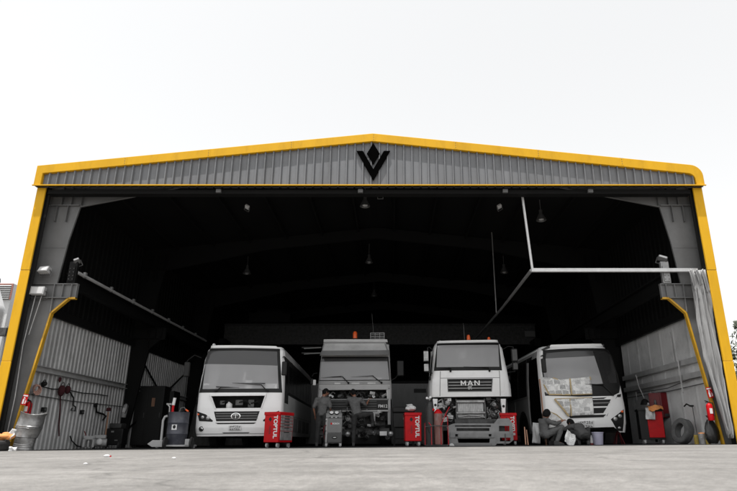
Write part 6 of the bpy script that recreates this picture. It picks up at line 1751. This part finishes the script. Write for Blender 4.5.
# dull red wall cabinet with an open door
p = at(664, 404, 18.9)
t = thing('wall_cabinet', 'dull red wall cabinet with one door ajar above the roller cabinet', 'cabinet', (p.x, 19.1, p.z), (0, 0, R(-30)))
mb = MB(); mb.bb((-.34, .0, -.40), (.30, .30, .36), M['red_d']); mb.build('carcass', t, bevel=.01)
mb = MB(); mb.bb((-.30, -.02, -.36), (-.02, .0, .32), M['red_d']); mb.build('door', t, bevel=.006)
mb = MB(); mb.box((.22, -.12, -.02), (.44, .02, .76), M['red_d'], (0, 0, R(-30))); d_ = mb.build('door', t, bevel=.006)
mb = MB(); mb.box((.22, -.15, -.33), (.34, .02, .09), M['metal_d'], (0, 0, R(-30))); mb.build('tray', d_)
mb = MB(); mb.ell((-.16, -.04, .0), (.045, .02, .16), M['metal_d'], 12, 8); mb.build('spanner', t)
mb = MB();
for x, y in ((-.3, .1), (.25, .1), (-.3, .28), (.25, .28)): mb.bb((x - .025, y - .02, -1.22 + .1), (x + .025, y + .02, -.40), M['trim'])
mb.build('stand', t)
# lamp on a cord and loose cords
p = at(645, 403, 19.5)
t = thing('cord_lamp', 'dark lamp hanging by a cord at the inner end of the right wall', 'lamp', p)
mb = MB(); mb.lathe([(.02, .14), (.10, .08), (.15, -.05), (.13, -.05), (.05, .04)], M['trim'], n=16, cap=False); mb.build('lamp_shade', t)
mb = MB(); mb.ell((.05, -.1, -.04), (.05, .05, .05), M['offwhite'], 10, 8); mb.build('bulb', t)
mb = MB(); mb.tube([(0, 0, .12), (-.1, .05, .5), (-.14, .1, .9)], .014, M['girt'], 6); mb.build('cord', t)
cable('hanging_cable', 'pale cord hanging from the lower girt at the inner end of the right wall', ((636, 392), (637, 400), (635.5, 403)), .014, 'girt', left=False)
cable('hanging_cable', 'pale cord hanging from the lower girt left of the wall cabinet', ((650.5, 391), (650.8, 400), (651.5, 405)), .014, 'girt', left=False)
cable('hanging_cable', 'thin black air line running low along the right wall girt', ((637, 393), (650, 391), (668, 388), (690, 379), (700, 377)), .014, 'steel_mid', left=False)
# floor stand
p = at(698.5, 443, 16.9); a = at(692.5, 407, 17.2)
t = thing('pipe_stand', 'thin grey stand with a hooked crossbar leaning at the right wall', 'stand', (p.x, 16.9, zf(p.x)))
o = Vector((p.x, 16.9, zf(p.x)))
mb = MB(); mb.tube([(0, 0, .0), Vector((a.x, 17.2, a.z)) - o, Vector((a.x - .10, 17.2, a.z + .03)) - o], .014, M['steel_mid'], 6); mb.build('pole', t)
b = at(688.5, 405.8, 17.2) - o
mb = MB(); mb.tube([b + Vector((-.13, 0, -.02)), b + Vector((-.05, 0, .05)), b + Vector((.05, 0, .0)), b + Vector((.14, 0, .0))], .022, M['trim'], 6); mb.build('hook', t)
# tins and the black bag under the extinguisher
p = at(703.5, 444, 15.9); zq = zf(p.x) + .004
def tin(px, D, r, h, m, cap, label):
    p = at(px, 444, D); t = thing('tin', label, 'tin', (p.x, D, zf(p.x) + .004))
    mb = MB(); mb.lathe([(r * .97, 0), (r, .01), (r, h), (r * 1.03, h + .01), (r * .95, h + .012)], M[m], n=20); mb.build('body', t)
    mb = MB(); mb.lathe([(r * .9, h + .012), (r * .9, h + .035), (.001, h + .04)], M[cap], n=20); mb.build('lid', t)
    mb = MB(); mb.tube([(-r, 0, h * .9), (-r * .6, -r * .9, h * .62), (r * .6, -r * .9, h * .62), (r, 0, h * .9)], .005, M['metal'], 5); mb.build('handle', t)
tin(703.5, 15.9, .10, .25, 'metal', 'amber', 'silvery paint tin with orange-brown lid beside the black bag')
tin(697.6, 16.3, .07, .20, 'straw', 'straw', 'yellow paint tin at the foot of the grey stand')
tin(708.5, 15.75, .05, .20, 'straw', 'trim', 'slim yellow tin squeezed against the black bag')
p = at(712, 431, 15.6)
t = thing('refuse_bag', 'bulging black refuse bag under the right fire extinguisher', 'bag', (p.x, 15.62, zf(p.x) + .004))
V = []; nu, nv = 20, 14; rnd = random.Random(2)
for j in range(nv + 1):
    v = j / nv
    prof_r = .21 * (math.sin(PI * (.12 + .76 * v)) ** .7) * (1 - .35 * v)
    for i in range(nu):
        w = 2 * PI * i / nu; k = 1 + .09 * math.sin(5 * w + v * 7) + rnd.uniform(-.05, .05)
        V.append((prof_r * k * math.cos(w), prof_r * .7 * k * math.sin(w), .02 + .58 * v))
F = [(j * nu + i, (j + 1) * nu + i, (j + 1) * nu + (i + 1) % nu, j * nu + (i + 1) % nu) for j in range(nv) for i in range(nu)] + [tuple(range(nu)), tuple(range((nv + 1) * nu - 1, nv * nu - 1, -1))]
mb = MB(); mb.add(V, F, M['bag']); mb.build('sack', t, smooth=60)
mb = MB(); mb.lathe([(.05, .57), (.035, .62), (.09, .70)], M['bag'], n=12, cap=False); mb.build('neck', t)
# thin red trolley jack under the right coach
p = at(619, 441, 18.9); t = thing('axle_stand', 'thin dark red axle stand under the right coach headlight', 'stand', (p.x, 18.9, zf(p.x) + .004))
mb = MB()
for x, y in ((-.13, -.1), (.13, -.1), (-.13, .1), (.13, .1)): mb.tube([(x, y, 0), (x * .2, y * .2, .36)], .014, M['red_d'], 6)
mb.build('legs', t); mb = MB(); mb.tube([(0, 0, .3), (0, 0, .44)], .025, M['red_d'], 8); mb.box((0, 0, .45), (.1, .08, .03), M['metal_d']); mb.build('post', t)

# ================================================================== BEYOND THE SHED
# neighbouring louvred building and a white tank past the left corner
p = at(13.5, 283.5, 26); q = at(13.5, 441, 26)
t = thing('neighbour_building', 'pale building with a reddish-framed louvre past the left corner of the shed', 'building', (p.x, 26, 0))
mb = MB(); mb.bb((-9, 0, -.1), (0, 8, p.z), M['neigh']);
for k in range(40): mb.bb((-8.9 + k * .22, -.02, 0), (-8.8 + k * .22, .0, p.z - 1.6), M['neigh'])
mb.build('walls', t, smooth=0)
a = at(2, 285, 26); b = at(10, 299.5, 26)
mb = MB(); mb.bb((a.x - p.x - 1.2, -.06, b.z), (b.x - p.x, -.02, a.z), M['louvre'])
for k in range(7): mb.box(((a.x + b.x) / 2 - p.x - .6, -.09, b.z + (a.z - b.z) * (k + .5) / 7), (b.x - a.x + 1.2, .10, .015), M['neigh'], (R(35), 0, 0))
lv = mb.build('louvre', t, smooth=0)
mb = MB(); mb.bb((b.x - p.x, -.08, b.z), (b.x - p.x + .05, -.02, a.z), M['redframe']); mb.bb((a.x - p.x - 1.2, -.08, a.z), (b.x - p.x + .05, -.02, a.z + .05), M['redframe']); mb.build('louvre_frame', lv, smooth=0)
D = 21.; a = at(-4, 283, D); b = at(3, 308, D)
t = thing('water_tank', 'white conical tank with dark cap beside the pale building at the left edge', 'tank', (a.x - .1, D, 0))
zt = a.z; r2 = b.x - a.x + .1
mb = MB(); mb.lathe([(r2 * .98, -.1), (r2 * .98, b.z - .25), (r2 * 1.0, b.z - .22), (r2 * 1.0, b.z), (r2 * .90, b.z + .1), (.16, zt), (.14, zt + .05)], M['white_side'], n=36); mb.build('shell', t, smooth=30)
mb = MB(); mb.lathe([(.20, zt + .0), (.22, zt + .06), (.20, zt + .18), (.10, zt + .26), (.001, zt + .27)], M['trim'], n=20); mb.build('cap', t)
p = at(3.5, 332, 19); t = thing('wall_box', 'dark electrical box on a post just left of the yellow column', 'box', (p.x, 19, 0))
mb = MB(); mb.box((0, 0, p.z), (.28, .2, .26), M['engine']); mb.build('box', t, bevel=.01); mb = MB(); mb.tube([(0, .12, 0), (0, .12, p.z + .2)], .04, M['lightgrey'], 8); mb.build('post', t)

# tree to the right, leaves as small faces in clumps
p = at(741, 338, 34)
def tree(x, y, zc, r, label, seed):
    rnd = random.Random(seed); t = thing('broadleaf_tree', label, 'tree', (x, y, 0))
    mb = MB(); tips = []
    mb.tube([(0, 0, 0), (.1, 0, zc * .35), (.0, .1, zc * .7), (.05, 0, zc)], [.22, .17, .12, .06], M['bark'], 9); mb.build('trunk', t)
    mb = MB()
    for k in range(16):
        a = rnd.uniform(0, 2 * PI); e = rnd.uniform(-.15, 1.2); L_ = r * rnd.uniform(.6, 1.0)
        b0 = Vector((0, 0, zc * rnd.uniform(.6, .95))); e1 = b0 + Vector((math.cos(a) * math.cos(e), math.sin(a) * math.cos(e), math.sin(e))) * L_
        m_ = b0.lerp(e1, .5) + Vector((0, 0, .15)); mb.tube([b0, m_, e1], [.06, .035, .012], M['bark'], 6); tips += [e1, m_, m_.lerp(e1, .5)]
    mb.build('limbs', t)
    mb = MB(); V = []; F = []
    for tp in tips:
        for c_ in range(3):
            c = tp + Vector((rnd.gauss(0, .3), rnd.gauss(0, .3), rnd.gauss(0, .22))); R_ = rnd.uniform(.22, .5)
            for k in range(42):
                d = Vector((rnd.gauss(0, 1), rnd.gauss(0, 1), rnd.gauss(0, .8))).normalized() * R_ * rnd.uniform(.4, 1) ** .5
                q = c + d; u = Vector((rnd.gauss(0, 1), rnd.gauss(0, 1), rnd.gauss(0, 1))).normalized(); w = u.orthogonal().normalized(); s = rnd.uniform(.10, .19)
                n = len(V); V += [q - u * s, q + w * s * .45, q + u * s, q - w * s * .45]; F.append((n, n + 1, n + 2, n + 3))
    mb.add(V, F, M['leaf']); mb.build('crown', t, smooth=0, recalc=False)
tree(p.x + 1.15, 34, p.z - .4, 2.2, 'dark leafy tree at the right edge beyond the yellow corner', 3)

# ================================================================== LIGHT, SKY, CAMERA
SUN_EL, SUN_AZ = 77.0, 212.0      # azimuth measured clockwise from +Y (the camera looks along +Y)
SKY_STRENGTH, SUN_STRENGTH, EXPOSURE = .15, 4.0, 0.44
w = bpy.data.worlds.new('World'); sc.world = w; w.use_nodes = True
nt = w.node_tree; N = nt.nodes; L = nt.links
sky = N.new('ShaderNodeTexSky'); sky.sky_type = 'NISHITA'; sky.sun_disc = False
sky.sun_elevation = R(SUN_EL); sky.sun_rotation = R(SUN_AZ); sky.dust_density = 1.0; sky.air_density = 2.0; sky.ozone_density = 1.0; sky.altitude = 0
hs = N.new('ShaderNodeHueSaturation'); hs.inputs['Saturation'].default_value = .04
L.new(sky.outputs['Color'], hs.inputs['Color']); L.new(hs.outputs['Color'], N['Background'].inputs['Color'])
N['Background'].inputs['Strength'].default_value = SKY_STRENGTH
sun = bpy.data.lights.new('sun', 'SUN'); sun.energy = SUN_STRENGTH; sun.angle = R(.6); sun.color = (1.0, .975, .94)
so = bpy.data.objects.new('sun', sun); COL.objects.link(so)
el, az = R(SUN_EL), R(SUN_AZ)
dv = Vector((math.sin(az) * math.cos(el), math.cos(az) * math.cos(el), math.sin(el)))   # towards the sun
so.rotation_euler = dv.to_track_quat('Z', 'Y').to_euler(); so.location = dv * 60

cam = bpy.data.cameras.new('camera'); co = bpy.data.objects.new('camera', cam); COL.objects.link(co); sc.camera = co
cam.sensor_width = 36; cam.lens = 36 * FPX / 737.0
cam.shift_x = -(PCX - 368.5) / 737.0
cam.clip_start = .02; cam.clip_end = 3000
co.location = (0, 0, CAMZ); co.rotation_euler = (R(90) + PITCH, 0, 0)
cam.dof.use_dof = True; cam.dof.focus_distance = 17.5; cam.dof.aperture_fstop = 5.0

sc.render.engine = 'CYCLES'
cy = sc.cycles
cy.use_denoising = True
cy.max_bounces = 7; cy.diffuse_bounces = 4; cy.glossy_bounces = 3; cy.transparent_max_bounces = 8; cy.transmission_bounces = 3
cy.caustics_reflective = False; cy.caustics_refractive = False; cy.sample_clamp_indirect = 6
vs = sc.view_settings
vs.view_transform = 'Standard'; vs.look = 'None'; vs.gamma = 1; vs.use_curve_mapping = False; vs.exposure = EXPOSURE
sc.display_settings.display_device = 'sRGB'
